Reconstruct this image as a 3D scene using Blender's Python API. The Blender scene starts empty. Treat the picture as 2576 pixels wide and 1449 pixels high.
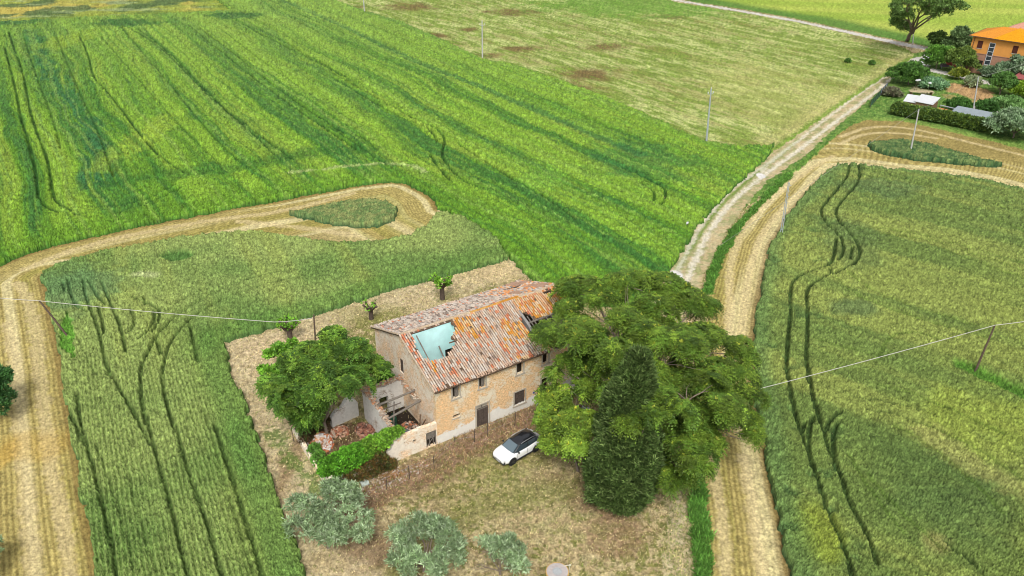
import bpy, bmesh, math, random
import numpy as np
from mathutils import Vector, Matrix

# ------------------------------------------------------------------ camera, sky, sun, exposure
SC = bpy.context.scene
COL = SC.collection
FPX, TH, ROLL, CAMH = 2014.0, math.radians(29.0), math.radians(-0.385), 47.5
camd = bpy.data.cameras.new('camera'); cam = bpy.data.objects.new('camera', camd); COL.objects.link(cam)
camd.sensor_width = 36.0; camd.lens = 36.0 * FPX / 2576.0
camd.clip_start = 0.5; camd.clip_end = 6000
cam.matrix_world = Matrix.Translation((0, 0, CAMH)) @ Matrix.Rotation(math.pi/2 - TH, 4, 'X') @ Matrix.Rotation(-ROLL, 4, 'Z')
SC.camera = cam
SC.render.engine = 'CYCLES'
SC.render.resolution_x = 1024; SC.render.resolution_y = 576
SUN_EL, SUN_AZ = math.radians(52), math.radians(180)     # compass style: azimuth clockwise from +Y
W = bpy.data.worlds.new('World'); SC.world = W; W.use_nodes = True
wn = W.node_tree.nodes; wl = W.node_tree.links
for n in list(wn): wn.remove(n)
sky = wn.new('ShaderNodeTexSky'); sky.sky_type = 'NISHITA'; sky.sun_disc = False
sky.sun_elevation = SUN_EL; sky.sun_rotation = SUN_AZ; sky.dust_density = 4.0; sky.air_density = 1.0
hs = wn.new('ShaderNodeHueSaturation'); hs.inputs['Saturation'].default_value = 0.12
bg = wn.new('ShaderNodeBackground'); bg.inputs['Strength'].default_value = 0.15
wo = wn.new('ShaderNodeOutputWorld')
wl.new(sky.outputs[0], hs.inputs['Color']); wl.new(hs.outputs[0], bg.inputs['Color']); wl.new(bg.outputs[0], wo.inputs[0])
sd = bpy.data.lights.new('sun', 'SUN'); sd.energy = 1.5; sd.angle = math.radians(11); sd.color = (1, .955, .88)
sun = bpy.data.objects.new('sun', sd); COL.objects.link(sun)
sdir = Vector((math.sin(SUN_AZ)*math.cos(SUN_EL), math.cos(SUN_AZ)*math.cos(SUN_EL), math.sin(SUN_EL)))
sun.rotation_euler = (-sdir).to_track_quat('-Z', 'Y').to_euler()
SC.cycles.filter_width = 1.0
SC.view_settings.view_transform = 'Standard'; SC.view_settings.look = 'None'
SC.view_settings.exposure = 0.43; SC.view_settings.gamma = 1.0

# ------------------------------------------------------------------ helpers
R = random.Random(7)
def S(r, g, b, k=1.6):
    f = lambda c: (c/255/12.92 if c/255 <= .04045 else ((c/255+.055)/1.055)**2.4)/k
    return (f(r), f(g), f(b))
def at(px, py, z=0.0):
    """point of the world at height z seen at survey coordinates px, py (2576 wide survey picture)"""
    x, y = px-1288.0, py-724.5
    c, s = math.cos(-ROLL), math.sin(-ROLL); x, y = c*x-s*y, s*x+c*y
    dx, dy, dz = x/FPX, math.cos(TH)-y/FPX*math.sin(TH), -math.sin(TH)-y/FPX*math.cos(TH)
    t = (z-CAMH)/dz
    return Vector((dx*t, dy*t, z))
KK = 2576/4032
def zf(ox, oy, s): return lambda x, y: ((ox+x/s)*KK, (oy+y/s)*KK)
C1 = zf(0, 0, 1.8114); C2 = zf(1300, 0, 1.8114); C3 = zf(0, 700, 1.8114); C4 = zf(0, 1468, 1.8114)
C5 = zf(1100, 1768, 2.1467); C6 = zf(2632, 1468, 1.8114); C7 = zf(2632, 600, 1.8114)
H1 = zf(1400, 1050, 2.841); H2 = zf(1000, 1250, 2.07); H3 = zf(1700, 1500, 3.623); H4 = zf(2050, 1000, 1.317); H5 = zf(3300, 0, 2.415)
ID = lambda x, y: (x, y)
def GP(tr, pts, z=0.0): return [tuple(at(*tr(*p), z)[:2]) for p in pts]

def tag(o, label=None, cat=None, group=None, kind=None):
    if label: o['label'] = label
    if cat: o['category'] = cat
    if group: o['group'] = group
    if kind: o['kind'] = kind
    return o
def empty(name, loc, rz=0.0):
    o = bpy.data.objects.new(name, None); COL.objects.link(o); o.location = loc; o.rotation_euler = (0, 0, rz)
    o.empty_display_size = .3
    return o
def link(name, me, parent=None, loc=None):
    o = bpy.data.objects.new(name, me); COL.objects.link(o)
    if parent is not None: o.parent = parent
    if loc is not None: o.location = loc
    return o

# materials ---------------------------------------------------------
def newmat(name):
    m = bpy.data.materials.new(name); m.use_nodes = True
    nt = m.node_tree
    for n in list(nt.nodes): nt.nodes.remove(n)
    out = nt.nodes.new('ShaderNodeOutputMaterial'); p = nt.nodes.new('ShaderNodeBsdfPrincipled')
    nt.links.new(p.outputs[0], out.inputs[0])
    return m, nt, p
def noise(nt, scale, detail=3, rough=.6, vec=None, stretch=None):
    n = nt.nodes.new('ShaderNodeTexNoise'); n.inputs['Scale'].default_value = scale
    n.inputs['Detail'].default_value = detail; n.inputs['Roughness'].default_value = rough
    if vec is None:
        vec = nt.nodes.new('ShaderNodeTexCoord').outputs['Object']
    if stretch:
        mp = nt.nodes.new('ShaderNodeMapping'); mp.inputs['Scale'].default_value = stretch
        nt.links.new(vec, mp.inputs[0]); vec = mp.outputs[0]
    nt.links.new(vec, n.inputs['Vector'])
    return n.outputs['Fac']
def ramp(nt, fac, stops, interp='LINEAR'):
    r = nt.nodes.new('ShaderNodeValToRGB'); r.color_ramp.interpolation = interp
    el = r.color_ramp.elements
    while len(el) < len(stops): el.new(.5)
    for e, (p, c) in zip(el, stops):
        e.position = p; e.color = (*c, 1) if len(c) == 3 else c
    nt.links.new(fac, r.inputs[0]); return r.outputs[0]
def mix(nt, a, b, fac, mode='MIX'):
    m = nt.nodes.new('ShaderNodeMix'); m.data_type = 'RGBA'; m.blend_type = mode
    for s, v in ((m.inputs[6], a), (m.inputs[7], b), (m.inputs[0], fac)):
        if hasattr(v, 'is_linked') or hasattr(v, 'links'): nt.links.new(v, s)
        elif isinstance(v, (int, float)): s.default_value = v
        else: s.default_value = (*v, 1) if len(v) == 3 else v
    return m.outputs[2]
def bump(nt, p, h, strength=.4, dist=.05):
    b = nt.nodes.new('ShaderNodeBump'); b.inputs['Strength'].default_value = strength; b.inputs['Distance'].default_value = dist
    nt.links.new(h, b.inputs['Height']); nt.links.new(b.outputs[0], p.inputs['Normal'])
_mc = {}
def plain(name, col, rough=.7, metal=0.0, var=.25, scale=3.0, spec=.3, bmp=0.0):
    """a surface of one colour with blotchy wear"""
    if name in _mc: return _mc[name]
    m, nt, p = newmat(name)
    f = noise(nt, scale, 4, .65)
    lo = tuple(c*(1-var) for c in col); hi = tuple(min(.95, c*(1+var)) for c in col)
    nt.links.new(ramp(nt, f, [(.3, lo), (.7, hi)]), p.inputs['Base Color'])
    p.inputs['Roughness'].default_value = rough; p.inputs['Metallic'].default_value = metal
    p.inputs['Specular IOR Level'].default_value = spec
    if bmp: bump(nt, p, noise(nt, scale*4, 4, .7), bmp, .03)
    _mc[name] = m; return m
def attrmat(name, fine=5.0, amt=.35, rough=.9, spec=.15, trans=0.0, blotch=0.0, bmp=0.0, det=3.0):
    """base colour read from the mesh's own albedo attribute, with fine procedural grain"""
    m, nt, p = newmat(name)
    a = nt.nodes.new('ShaderNodeAttribute'); a.attribute_name = 'Col'
    col = a.outputs['Color']
    if amt:
        f = noise(nt, fine, det, .85)
        g = ramp(nt, f, [(.36, (1-amt,)*3), (.64, (1+amt,)*3)])
        col = mix(nt, col, g, 1.0, 'MULTIPLY')
        if bmp: bump(nt, p, f, bmp, .08)
    if blotch:
        f2 = noise(nt, fine*.13, 3, .6)
        col = mix(nt, col, ramp(nt, f2, [(.35, (1-blotch,)*3), (.65, (1+blotch,)*3)]), 1.0, 'MULTIPLY')
    nt.links.new(col, p.inputs['Base Color'])
    p.inputs['Roughness'].default_value = rough; p.inputs['Specular IOR Level'].default_value = spec
    if trans:
        t = nt.nodes.new('ShaderNodeBsdfTranslucent'); nt.links.new(col, t.inputs[0])
        ms = nt.nodes.new('ShaderNodeMixShader'); ms.inputs[0].default_value = trans
        nt.links.new(p.outputs[0], ms.inputs[1]); nt.links.new(t.outputs[0], ms.inputs[2])
        out = [n for n in nt.nodes if n.type == 'OUTPUT_MATERIAL'][0]
        nt.links.new(ms.outputs[0], out.inputs[0])
    return m

# meshes ------------------------------------------------------------
def npmesh(name, V, F, col=None, mat=None, smooth=False, fcol=None):
    """V (n,3) F (m,k) all faces with k corners; col per vertex; fcol per face"""
    V = np.ascontiguousarray(V, dtype=np.float32); F = np.ascontiguousarray(F, dtype=np.int32)
    me = bpy.data.meshes.new(name); n, (m, k) = len(V), F.shape
    me.vertices.add(n); me.vertices.foreach_set('co', V.ravel())
    me.loops.add(m*k); me.loops.foreach_set('vertex_index', F.ravel())
    me.polygons.add(m); me.polygons.foreach_set('loop_start', np.arange(0, m*k, k, dtype=np.int32))
    try: me.polygons.foreach_set('loop_total', np.full(m, k, dtype=np.int32))
    except Exception: pass
    if smooth: me.polygons.foreach_set('use_smooth', np.ones(m, dtype=bool))
    me.update(calc_edges=True)
    if col is not None:
        a = me.color_attributes.new('Col', 'FLOAT_COLOR', 'POINT')
        c = np.ones((n, 4), np.float32); c[:, :3] = col; a.data.foreach_set('color', c.ravel())
    if fcol is not None:
        a = me.color_attributes.new('Col', 'FLOAT_COLOR', 'CORNER')
        c = np.ones((m*k, 4), np.float32); c[:, :3] = np.repeat(fcol, k, axis=0); a.data.foreach_set('color', c.ravel())
    if mat: me.materials.append(mat)
    return me

class MB:
    """collects simple shapes into one mesh"""
    def __init__(s): s.v = []; s.f = []; s.c = []; s.cur = (1, 1, 1)
    def add(s, vs, fs):
        b = len(s.v); s.v += [tuple(v) for v in vs]
        for f in fs: s.f.append([b+i for i in f]); s.c.append(s.cur)
        return s
    def box(s, lo, hi, M=None):
        x0, y0, z0 = lo; x1, y1, z1 = hi
        vs = [Vector(q) for q in ((x0,y0,z0),(x1,y0,z0),(x1,y1,z0),(x0,y1,z0),(x0,y0,z1),(x1,y0,z1),(x1,y1,z1),(x0,y1,z1))]
        if M is not None: vs = [M @ v for v in vs]
        return s.add(vs, [(0,3,2,1),(4,5,6,7),(0,1,5,4),(1,2,6,5),(2,3,7,6),(3,0,4,7)])
    def tube(s, pts, rad, n=8, cap=True):
        pts = [Vector(p) for p in pts]
        if isinstance(rad, (int, float)): rad = [rad]*len(pts)
        b = len(s.v); 
        for i, p in enumerate(pts):
            d = (pts[min(i+1, len(pts)-1)]-pts[max(i-1, 0)])
            d = d.normalized() if d.length > 1e-9 else Vector((0, 0, 1))
            a = d.orthogonal().normalized() if abs(d.z) < .95 else Vector((1, 0, 0))
            if abs(d.z) >= .95: a = (a - d*a.dot(d)).normalized()
            else: a = (Vector((0,0,1)) - d*d.z).normalized()
            c = d.cross(a)
            for k in range(n):
                t = 2*math.pi*k/n; s.v.append(tuple(p+(a*math.cos(t)+c*math.sin(t))*rad[i]))
        for i in range(len(pts)-1):
            for k in range(n):
                k2 = (k+1) % n
                s.f.append([b+i*n+k, b+i*n+k2, b+(i+1)*n+k2, b+(i+1)*n+k]); s.c.append(s.cur)
        if cap:
            s.f.append([b+k for k in range(n)][::-1]); s.c.append(s.cur)
            s.f.append([b+(len(pts)-1)*n+k for k in range(n)]); s.c.append(s.cur)
        return s
    def lathe(s, prof, n=16, M=None):
        b = len(s.v)
        for r, z in prof:
            for k in range(n):
                t = 2*math.pi*k/n; v = Vector((r*math.cos(t), r*math.sin(t), z))
                s.v.append(tuple(M @ v if M is not None else v))
        for i in range(len(prof)-1):
            for k in range(n):
                k2 = (k+1) % n; s.f.append([b+i*n+k, b+i*n+k2, b+(i+1)*n+k2, b+(i+1)*n+k]); s.c.append(s.cur)
        s.f.append([b+k for k in range(n)][::-1]); s.c.append(s.cur)
        s.f.append([b+(len(prof)-1)*n+k for k in range(n)]); s.c.append(s.cur)
        return s
    def poly(s, pts, z0, z1):
        """vertical prism of a 2D outline"""
        n = len(pts); b = len(s.v)
        a = sum(pts[i][0]*pts[(i+1) % n][1]-pts[(i+1) % n][0]*pts[i][1] for i in range(n))
        if a < 0: pts = pts[::-1]
        for z in (z0, z1):
            for p in pts: s.v.append((p[0], p[1], z))
        s.f.append([b+i for i in range(n)][::-1]); s.f.append([b+n+i for i in range(n)]); s.c += [s.cur]*2
        for i in range(n):
            j = (i+1) % n; s.f.append([b+i, b+j, b+n+j, b+n+i]); s.c.append(s.cur)
        return s
    def build(s, name, mat, parent=None, smooth=False, bevel=0.0, loc=None, angle=40):
        me = bpy.data.meshes.new(name); me.from_pydata(s.v, [], s.f); me.update()
        a = me.color_attributes.new('Col', 'FLOAT_COLOR', 'CORNER')
        cs = []
        for f, c in zip(s.f, s.c): cs += [c[0], c[1], c[2], 1.0]*len(f)
        a.data.foreach_set('color', cs)
        if mat: me.materials.append(mat)
        o = link(name, me, parent, loc)
        if bevel:
            bm = bmesh.new(); bm.from_mesh(me)
            ed = [e for e in bm.edges if len(e.link_faces) == 2 and e.calc_face_angle(0) > .6]
            bmesh.ops.bevel(bm, geom=ed, offset=bevel, segments=2, affect='EDGES', profile=.5); bm.to_mesh(me); bm.free()
        if smooth:
            me.polygons.foreach_set('use_smooth', [True]*len(me.polygons))
            try: me.set_sharp_from_angle(angle=math.radians(angle))
            except Exception: pass
        return o

# numpy noise -------------------------------------------------------
def _h(ix, iy, seed):
    with np.errstate(over='ignore'):
        h = ix*np.uint32(374761393)+iy*np.uint32(668265263)+np.uint32((seed*974711) & 0xffffffff)
        h = (h ^ (h >> np.uint32(13)))*np.uint32(1274126177)
        return ((h ^ (h >> np.uint32(16))) & np.uint32(0xffffff)).astype(np.float32)*np.float32(1/16777216.0)
def vn(x, y, seed=0):
    x = np.asarray(x, np.float32); y = np.asarray(y, np.float32)
    x, y = np.broadcast_arrays(x, y)
    ix = np.floor(x); iy = np.floor(y); fx = x-ix; fy = y-iy
    ix = ix.astype(np.int32).astype(np.uint32); iy = iy.astype(np.int32).astype(np.uint32); o = np.uint32(1)
    fx = fx*fx*(3-2*fx); fy = fy*fy*(3-2*fy)
    a = _h(ix, iy, seed); a += (_h(ix+o, iy, seed)-a)*fx; c = _h(ix, iy+o, seed); c += (_h(ix+o, iy+o, seed)-c)*fx
    return a+(c-a)*fy
def fbm(x, y, seed=0, oct=3):
    r = 0; amp = 1; tot = 0
    for o in range(oct):
        r = r+amp*vn(x*2**o, y*2**o, seed+o*17); tot += amp; amp *= .55
    return r/tot
def sst(a, b, x): t = np.clip((x-a)/(b-a), 0, 1); return t*t*(3-2*t)
# ------------------------------------------------------------------ terrain lattice (finer near, coarser far)
STEP = 1.85
def groundY(py):
    v = (py-724.5)/FPX
    return (math.cos(TH)-v*math.sin(TH))*CAMH/(math.sin(TH)+v*math.cos(TH))
ys = [groundY(p) for p in np.arange(1720, -72, -STEP)]
yy = ys[-1]; st = ys[-1]-ys[-2]
while yy < 1400: st *= 1.05; yy += st; ys.append(yy)
ys = np.array(ys); us = np.arange(-.84, .84, STEP/FPX)
NR, NC = len(ys), len(us)
ys = ys.astype(np.float32); us = us.astype(np.float32)
DEP = ys*math.cos(TH)+CAMH*math.sin(TH)
GX = us[None, :]*DEP[:, None]; GY = np.repeat(ys[:, None], NC, 1)
WX = GX+(fbm(GX*.9, GY*.9, 3)-.5)*.9+(vn(GX*3, GY*3, 5)-.5)*.3      # wobbled copies make ragged edges
WY = GY+(fbm(GX*.9, GY*.9, 4)-.5)*.9+(vn(GX*3, GY*3, 6)-.5)*.3
def inside(poly, X=None, Y=None):
    X = WX if X is None else X; Y = WY if Y is None else Y
    m = np.zeros(X.shape, bool); n = len(poly)
    for i in range(n):
        (x0, y0), (x1, y1) = poly[i], poly[(i+1) % n]
        if y0 == y1: continue
        lo, hi = min(y0, y1)-1.2, max(y0, y1)+1.2
        a, b = np.searchsorted(ys, lo), np.searchsorted(ys, hi)
        if a >= b: continue
        Yb, Xb = Y[a:b], X[a:b]
        c = ((y0 > Yb) != (y1 > Yb)) & (Xb < (x1-x0)*(Yb-y0)/(y1-y0)+x0)
        m[a:b] ^= c
    return m
def dist(lines, rad):
    """distance to polylines, up to rad"""
    D = np.full(GX.shape, rad, np.float32)
    for pl in lines:
        for (x0, y0), (x1, y1) in zip(pl[:-1], pl[1:]):
            a, b = np.searchsorted(ys, min(y0, y1)-rad), np.searchsorted(ys, max(y0, y1)+rad)
            if a >= b: continue
            d0, d1 = DEP[a], DEP[b-1]
            xl, xr = min(x0, x1)-rad, max(x0, x1)+rad
            ul = min(xl/d0, xl/d1); ur = max(xr/d0, xr/d1)
            c, d = np.searchsorted(us, ul), np.searchsorted(us, ur)
            if c >= d: continue
            Xb, Yb = GX[a:b, c:d]-x0, GY[a:b, c:d]-y0
            dx, dy = x1-x0, y1-y0; t = np.clip((Xb*dx+Yb*dy)/(dx*dx+dy*dy+1e-9), 0, 1)
            np.minimum(D[a:b, c:d], np.hypot(Xb-t*dx, Yb-t*dy), out=D[a:b, c:d])
    return D
def smooth(pl, k=2):
    for _ in range(k):
        q = [pl[0]]
        for a, b in zip(pl[:-1], pl[1:]):
            q += [(a[0]*.75+b[0]*.25, a[1]*.75+b[1]*.25), (a[0]*.25+b[0]*.75, a[1]*.25+b[1]*.75)]
        q.append(pl[-1]); pl = q
    return pl
def L(tr, *pts): return smooth(GP(tr, pts))
def LT(tr, *pts): return smooth(GP(tr, pts, .6))      # wheel lines, seen at the height of the crop
def lerp(a, b, t): return a+(b-a)*t[..., None]
def C(c): return np.array(c, np.float32)
def blob(tr, px, py, rx, ry, soft=.5):
    """1 inside an ellipse given by its centre and two half axes in survey units, rough edged"""
    c = at(*tr(px, py)); ex = at(*tr(px+rx, py)); ey = at(*tr(px, py-ry))
    a = (ex-c).length; b = (ey-c).length
    q = np.hypot((GX-c.x)/a, (GY-c.y)/b)+(fbm(GX*.35, GY*.35, int(px) % 97)-.5)*1.1
    return 1-sst(1-soft, 1+soft*.3, q)

# --- outlines, surveyed from the air
loop_up = GP(C3, [(2780,50)])+GP(C3, [(2536,75),(2000,190),(1700,240),(1500,285),(1000,385),(600,480),(300,560),(130,620),(0,660),(-260,760)])
loop_lo = GP(C3, [(-300,1100)])
E_up = GP(ID, [(985,462)])+GP(C3, [(2536,75),(2000,190),(1700,240),(1500,285),(1000,385),(600,480),(300,560),(130,620),(0,680),(-300,820),(-700,1100)])
E_right = GP(ID, [(985,462),(1020,468),(1060,487),(1085,505),(1100,530),(1150,553),(1200,575),(1250,612),(1285,655),(1335,700),(1420,752)])
strip_r = GP(C3, [(290,710),(330,880),(380,1080),(430,1300),(450,1449)], .85)+GP(C4, [(500,300),(560,620),(600,900),(660,1180),(715,1449),(800,1800)], .85)
ring_lo = GP(ID, [(1098,530),(1080,560),(1030,590),(950,608),(850,612),(740,602)], .85)+GP(C3, [(1800,390),(1400,425),(1000,500),(650,570),(400,650),(290,710)], .85)
lot_top = GP(ID, [(1285,655),(1270,657),(1190,680),(1100,705),(1000,730),(900,765),(800,800),(700,832),(600,862),(562,876)])
lot_left = GP(ID, [(562,876),(577,938),(631,1058),(670,1167),(702,1255),(727,1319),(758,1411),(773,1449),(800,1560)])
P_leftwheat = ring_lo[::-1][:]  # from strip corner to loop tip
P_leftwheat = ring_lo[::-1]+GP(ID, [(1150,553),(1200,575),(1250,612),(1275,655)])+lot_top[1:]+lot_left[1:]+strip_r[::-1]
P_isleL = GP(ID, [(718,550)])+GP(ID, [(760,533),(820,516),(880,506),(950,503),(985,515)], .85)+GP(ID, [(1000,538),(990,560),(950,576),(890,581),(820,570),(760,558)])
road_l = GP(C7, [(-180,1100),(0,800),(100,650),(200,480),(400,260),(600,70),(700,0)])+GP(H5, [(-200,1110),(0,970),(200,830),(400,690),(510,620),(600,555),(690,500)])
road_r = GP(C7, [(60,1250),(200,980),(290,760),(400,570),(520,390),(700,180),(880,50),(960,0)])+GP(H5, [(0,1130),(150,1010),(280,900),(400,790),(490,700),(610,620),(660,600)])
green_top = GP(ID, [(1945,352),(1900,356),(1850,358),(1800,352),(1772,347),(1700,318),(1600,270),(1500,232),(1400,198),(1300,163),(1205,147),(1100,98),(1000,57),(900,28),(820,0),(700,-45),(560,-72)], .7)
patch_r = GP(ID, [(440,-60),(522,0),(575,39),(400,50),(200,62),(0,76),(-200,90),(-520,110)])
P_green = E_up[::-1][:-1]+E_right+GP(C7, [(-180,1100),(0,800),(100,650),(200,480),(400,260),(600,70),(680,10)], .7)+green_top+GP(ID,[(440,-72)])+patch_r
P_meadow = green_top+GP(ID, [(560,-150),(1250,-150),(1560,-30),(1700,2),(1850,24),(2000,48),(2150,80),(2235,98),(2275,112),(2290,122)])+road_l[::-1][:8]
vr_l = GP(C7, [(200,1010),(250,870),(300,730),(380,600),(470,500),(560,400),(640,280),(760,170),(900,60),(1000,0)])+GP(H5, [(0,1150),(120,1040),(270,930)])
vr_r = GP(C7, [(300,1000),(330,850),(400,690),(520,500),(600,410),(720,280),(860,150),(1000,30)])+GP(H5, [(0,1210),(120,1140),(300,1090)])
verge_lo_l = GP(C6, [(170,740),(190,900),(205,1200),(215,1449),(240,1800)])
verge_lo_r = GP(C6, [(270,760),(290,900),(310,1200),(310,1449),(340,1800)])
stub_out = GP(C6, [(310,1449)])[:0]+[verge_lo_r[4],verge_lo_r[3],verge_lo_r[2],verge_lo_r[1],verge_lo_r[0]]+GP(ID, [(1762,1000),(1768,850)])+vr_r
ring_out = GP(H5, [(300,1105),(600,1110),(850,1155),(1200,1235),(1500,1300),(1768,1370),(2600,1560)])
rw_edge = GP(H5, [(2600,1990)], .85)+GP(C7, [(2536,210),(2300,150),(2000,100),(1700,80),(1500,55),(1330,35),(1250,45)], .85)+GP(C7, [(1180,80),(1080,160),(960,300),(850,430),(780,560),(720,650),(680,850),(640,1100),(620,1300),(615,1449)])+GP(C6, [(615,200),(640,300),(700,500),(760,800),(830,1100),(890,1449),(960,1800)])
P_stubR = stub_out+ring_out+rw_edge
P_stubL = E_up+GP(C4, [(-500,1800)])+strip_r[::-1]+ring_lo[::-1]+GP(ID, [(1100,530),(1085,505),(1060,487),(1020,468)])
P_rightwheat = rw_edge+GP(ID, [(2500,1700),(3500,1700),(3500,700)])
P_isleR = GP(ID, [(2176,354)])+GP(ID, [(2200,341),(2260,335),(2330,345),(2400,363),(2470,383)], .8)+GP(ID, [(2516,401),(2500,406),(2400,399),(2300,391),(2220,377),(2185,364)])
P_track = road_l+road_r[::-1]
P_farroad = GP(ID, [(1500,-52),(1620,-20),(1740,1),(1850,17),(2000,42),(2150,72),(2250,92),(2330,106),(2330,114),(2250,100),(2150,78),(2000,47),(1850,22),(1740,5),(1610,-15),(1500,-44)])
P_yard = GP(H5, [(600,560),(690,500),(770,488),(840,500),(830,590),(1070,640),(1300,690),(1500,735),(1500,760),(1290,725),(1060,675),(830,625),(680,610),(600,600)])
P_garden = ring_out+GP(ID, [(3300,420),(3300,60),(2600,110),(2340,112),(2290,122)])+road_r[::-1][:11]
P_far = GP(ID, [(1500,-56),(1740,0),(1850,14),(2000,39),(2150,69),(2330,104),(2420,112),(2700,100),(3600,140)])+[(900,1390),(-100,1390)]
P_path = GP(C6, [(-200,400),(60,500),(170,740),(190,900),(205,1200),(215,1449),(240,1800),(-60,1800),(-20,1449),(20,1100),(30,900),(-60,700)])

M = {}
M['left'] = inside(P_leftwheat); M['isleL'] = inside(P_isleL); M['green'] = inside(P_green)
M['isleR'] = inside(P_isleR); M['right'] = inside(P_rightwheat)
# --- tramlines
T_left = [LT(C3,(2800,540),(2536,580),(2100,680),(1800,735),(1500,860),(1290,1000),(1190,1090),(1110,1180),(1015,1380),(1010,1449),(1020,1630),(1060,1800)),
 LT(C4,(1060,350),(1100,520),(1150,680),(1200,850),(1260,1050),(1310,1250),(1360,1449),(1450,1700)),
 LT(C3,(2800,600),(2536,640),(2200,715),(1900,780),(1600,890),(1400,1010),(1330,1080),(1230,1190),(1180,1330),(1165,1449),(1195,1640),(1270,1850)),
 LT(C4,(1270,400),(1320,620),(1390,800),(1450,980),(1530,1180),(1600,1449),(1700,1700)),
 LT(C4,(1545,400),(1640,680),(1720,900),(1770,1080),(1840,1270),(1890,1449),(2000,1700)),
 LT(C4,(560,200),(580,370),(640,580),(710,800),(760,1020),(820,1220),(850,1449),(900,1700)),
 LT(C3,(485,770),(505,880),(550,960),(620,1000)), LT(C3,(450,790),(465,860)), LT(C3,(595,770),(605,860),(640,960),(700,1100),(730,1220),(760,1350),(790,1449)),
 LT(C3,(630,770),(690,880),(750,945)), LT(C3,(725,780),(765,880),(800,960),(850,1060),(885,1190),(905,1290)),
 LT(C4,(780,0),(880,180),(960,300),(1050,480),(1100,560)), LT(C3,(1100,980),(1112,1040),(1080,1110),(1000,1190)), LT(C3,(1135,960),(1145,1050),(1090,1140)),
 LT(C3,(930,980),(970,1040),(955,1110),(900,1160)), LT(C3,(820,850),(950,890),(1080,940),(1140,980)), LT(C3,(1025,890),(1040,950)), LT(C3,(700,960),(740,1080),(745,1160)),
 LT(C3,(1360,1090),(1385,1200),(1420,1350)), LT(C3,(1120,1190),(1160,1300)), LT(C4,(480,280),(560,420),(600,520)), ]
T_left2 = [LT(C4,(1460,300),(1540,520),(1600,760),(1680,1000),(1760,1260),(1830,1449)), LT(C4,(900,640),(960,860),(1020,1060),(1080,1260),(1140,1449)), LT(C4,(700,560),(800,800),(880,1050),(960,1300),(1000,1449)), LT(C3,(560,1180),(640,1360),(700,1449)), LT(C3,(2500,720),(2000,840),(1700,960),(1500,1100),(1380,1280)), LT(C3,(1500,800),(1300,900),(1180,1000))]
T_green = [LT(C1,(40,280),(90,420),(150,580),(170,700),(210,880),(260,1020),(330,1180),(370,1449)), LT(C1,(10,380),(60,560),(100,720),(130,880),(190,1060),(240,1250),(265,1449)),
 LT(C1,(540,290),(610,430),(640,590),(760,700),(860,830),(960,960),(1100,1130),(1300,1260)), LT(C1,(890,230),(1100,350),(1250,490),(1400,640),(1550,780),(1700,900),(1870,1050),(1950,1130)),
 LT(C1,(960,240),(1180,400),(1330,550),(1480,700),(1620,830),(1800,960),(1950,1070),(2080,1160)), LT(C1,(1310,200),(1500,350),(1700,510),(1900,660),(2100,800),(2300,930),(2536,1080)),
 LT(C1,(1400,230),(1600,370),(1800,530),(2000,680),(2250,850),(2450,970)), LT(C1,(1660,170),(1900,300),(2200,440),(2400,545),(2536,630)), LT(C1,(1760,190),(2000,320),(2300,480),(2536,605)),
 LT(C2,(0,570),(300,745),(500,855),(650,905),(720,955),(745,1010)), LT(C2,(0,540),(300,700),(550,840),(740,920),(800,980),(800,1040),(780,1110),(820,1180),(900,1260),(1030,1340)),
 LT(C2,(700,1110),(740,1180),(860,1300)), LT(C2,(0,930),(200,1060),(300,1130),(400,1190)), LT(C2,(180,980),(270,1020),(320,1080),(350,1090)),
 LT(C2,(900,1030),(1150,1190),(1400,1340),(1600,1449),(1750,1560)), LT(C2,(2080,1180),(2250,1260),(2370,1320),(2390,1380),(2350,1440)), LT(C2,(2200,1290),(2310,1350),(2300,1420)),
 LT(C3,(365,130),(380,200),(430,240),(560,290),(760,290),(900,260),(1100,200),(1280,100)), LT(C3,(260,170),(310,240),(380,280),(560,305)), LT(C3,(640,240),(850,235),(1080,170),(1250,80))]
T_green2 = [LT(C2,(-1600,-250),(0,90),(500,290),(1000,490),(1500,690),(2000,920),(2400,1070)), LT(C2,(0,280),(400,440),(800,620),(1200,800),(1600,960),(2000,1130),(2400,1290)),
 LT(C1,(380,300),(520,640),(700,1000),(800,1300)), LT(C1,(150,320),(230,560),(360,880),(420,1100)), LT(C1,(1560,240),(1900,500),(2300,760),(2536,900)), LT(C1,(2000,120),(2300,280),(2536,370)),
 LT(C1,(850,240),(1200,640),(1500,1000),(1700,1180)), LT(C1,(700,300),(1000,640),(1300,960),(1560,1200)), LT(C1,(1480,0),(1720,120),(2100,330),(2536,520)), LT(C1,(1840,0),(2100,120),(2536,300))]
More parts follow.
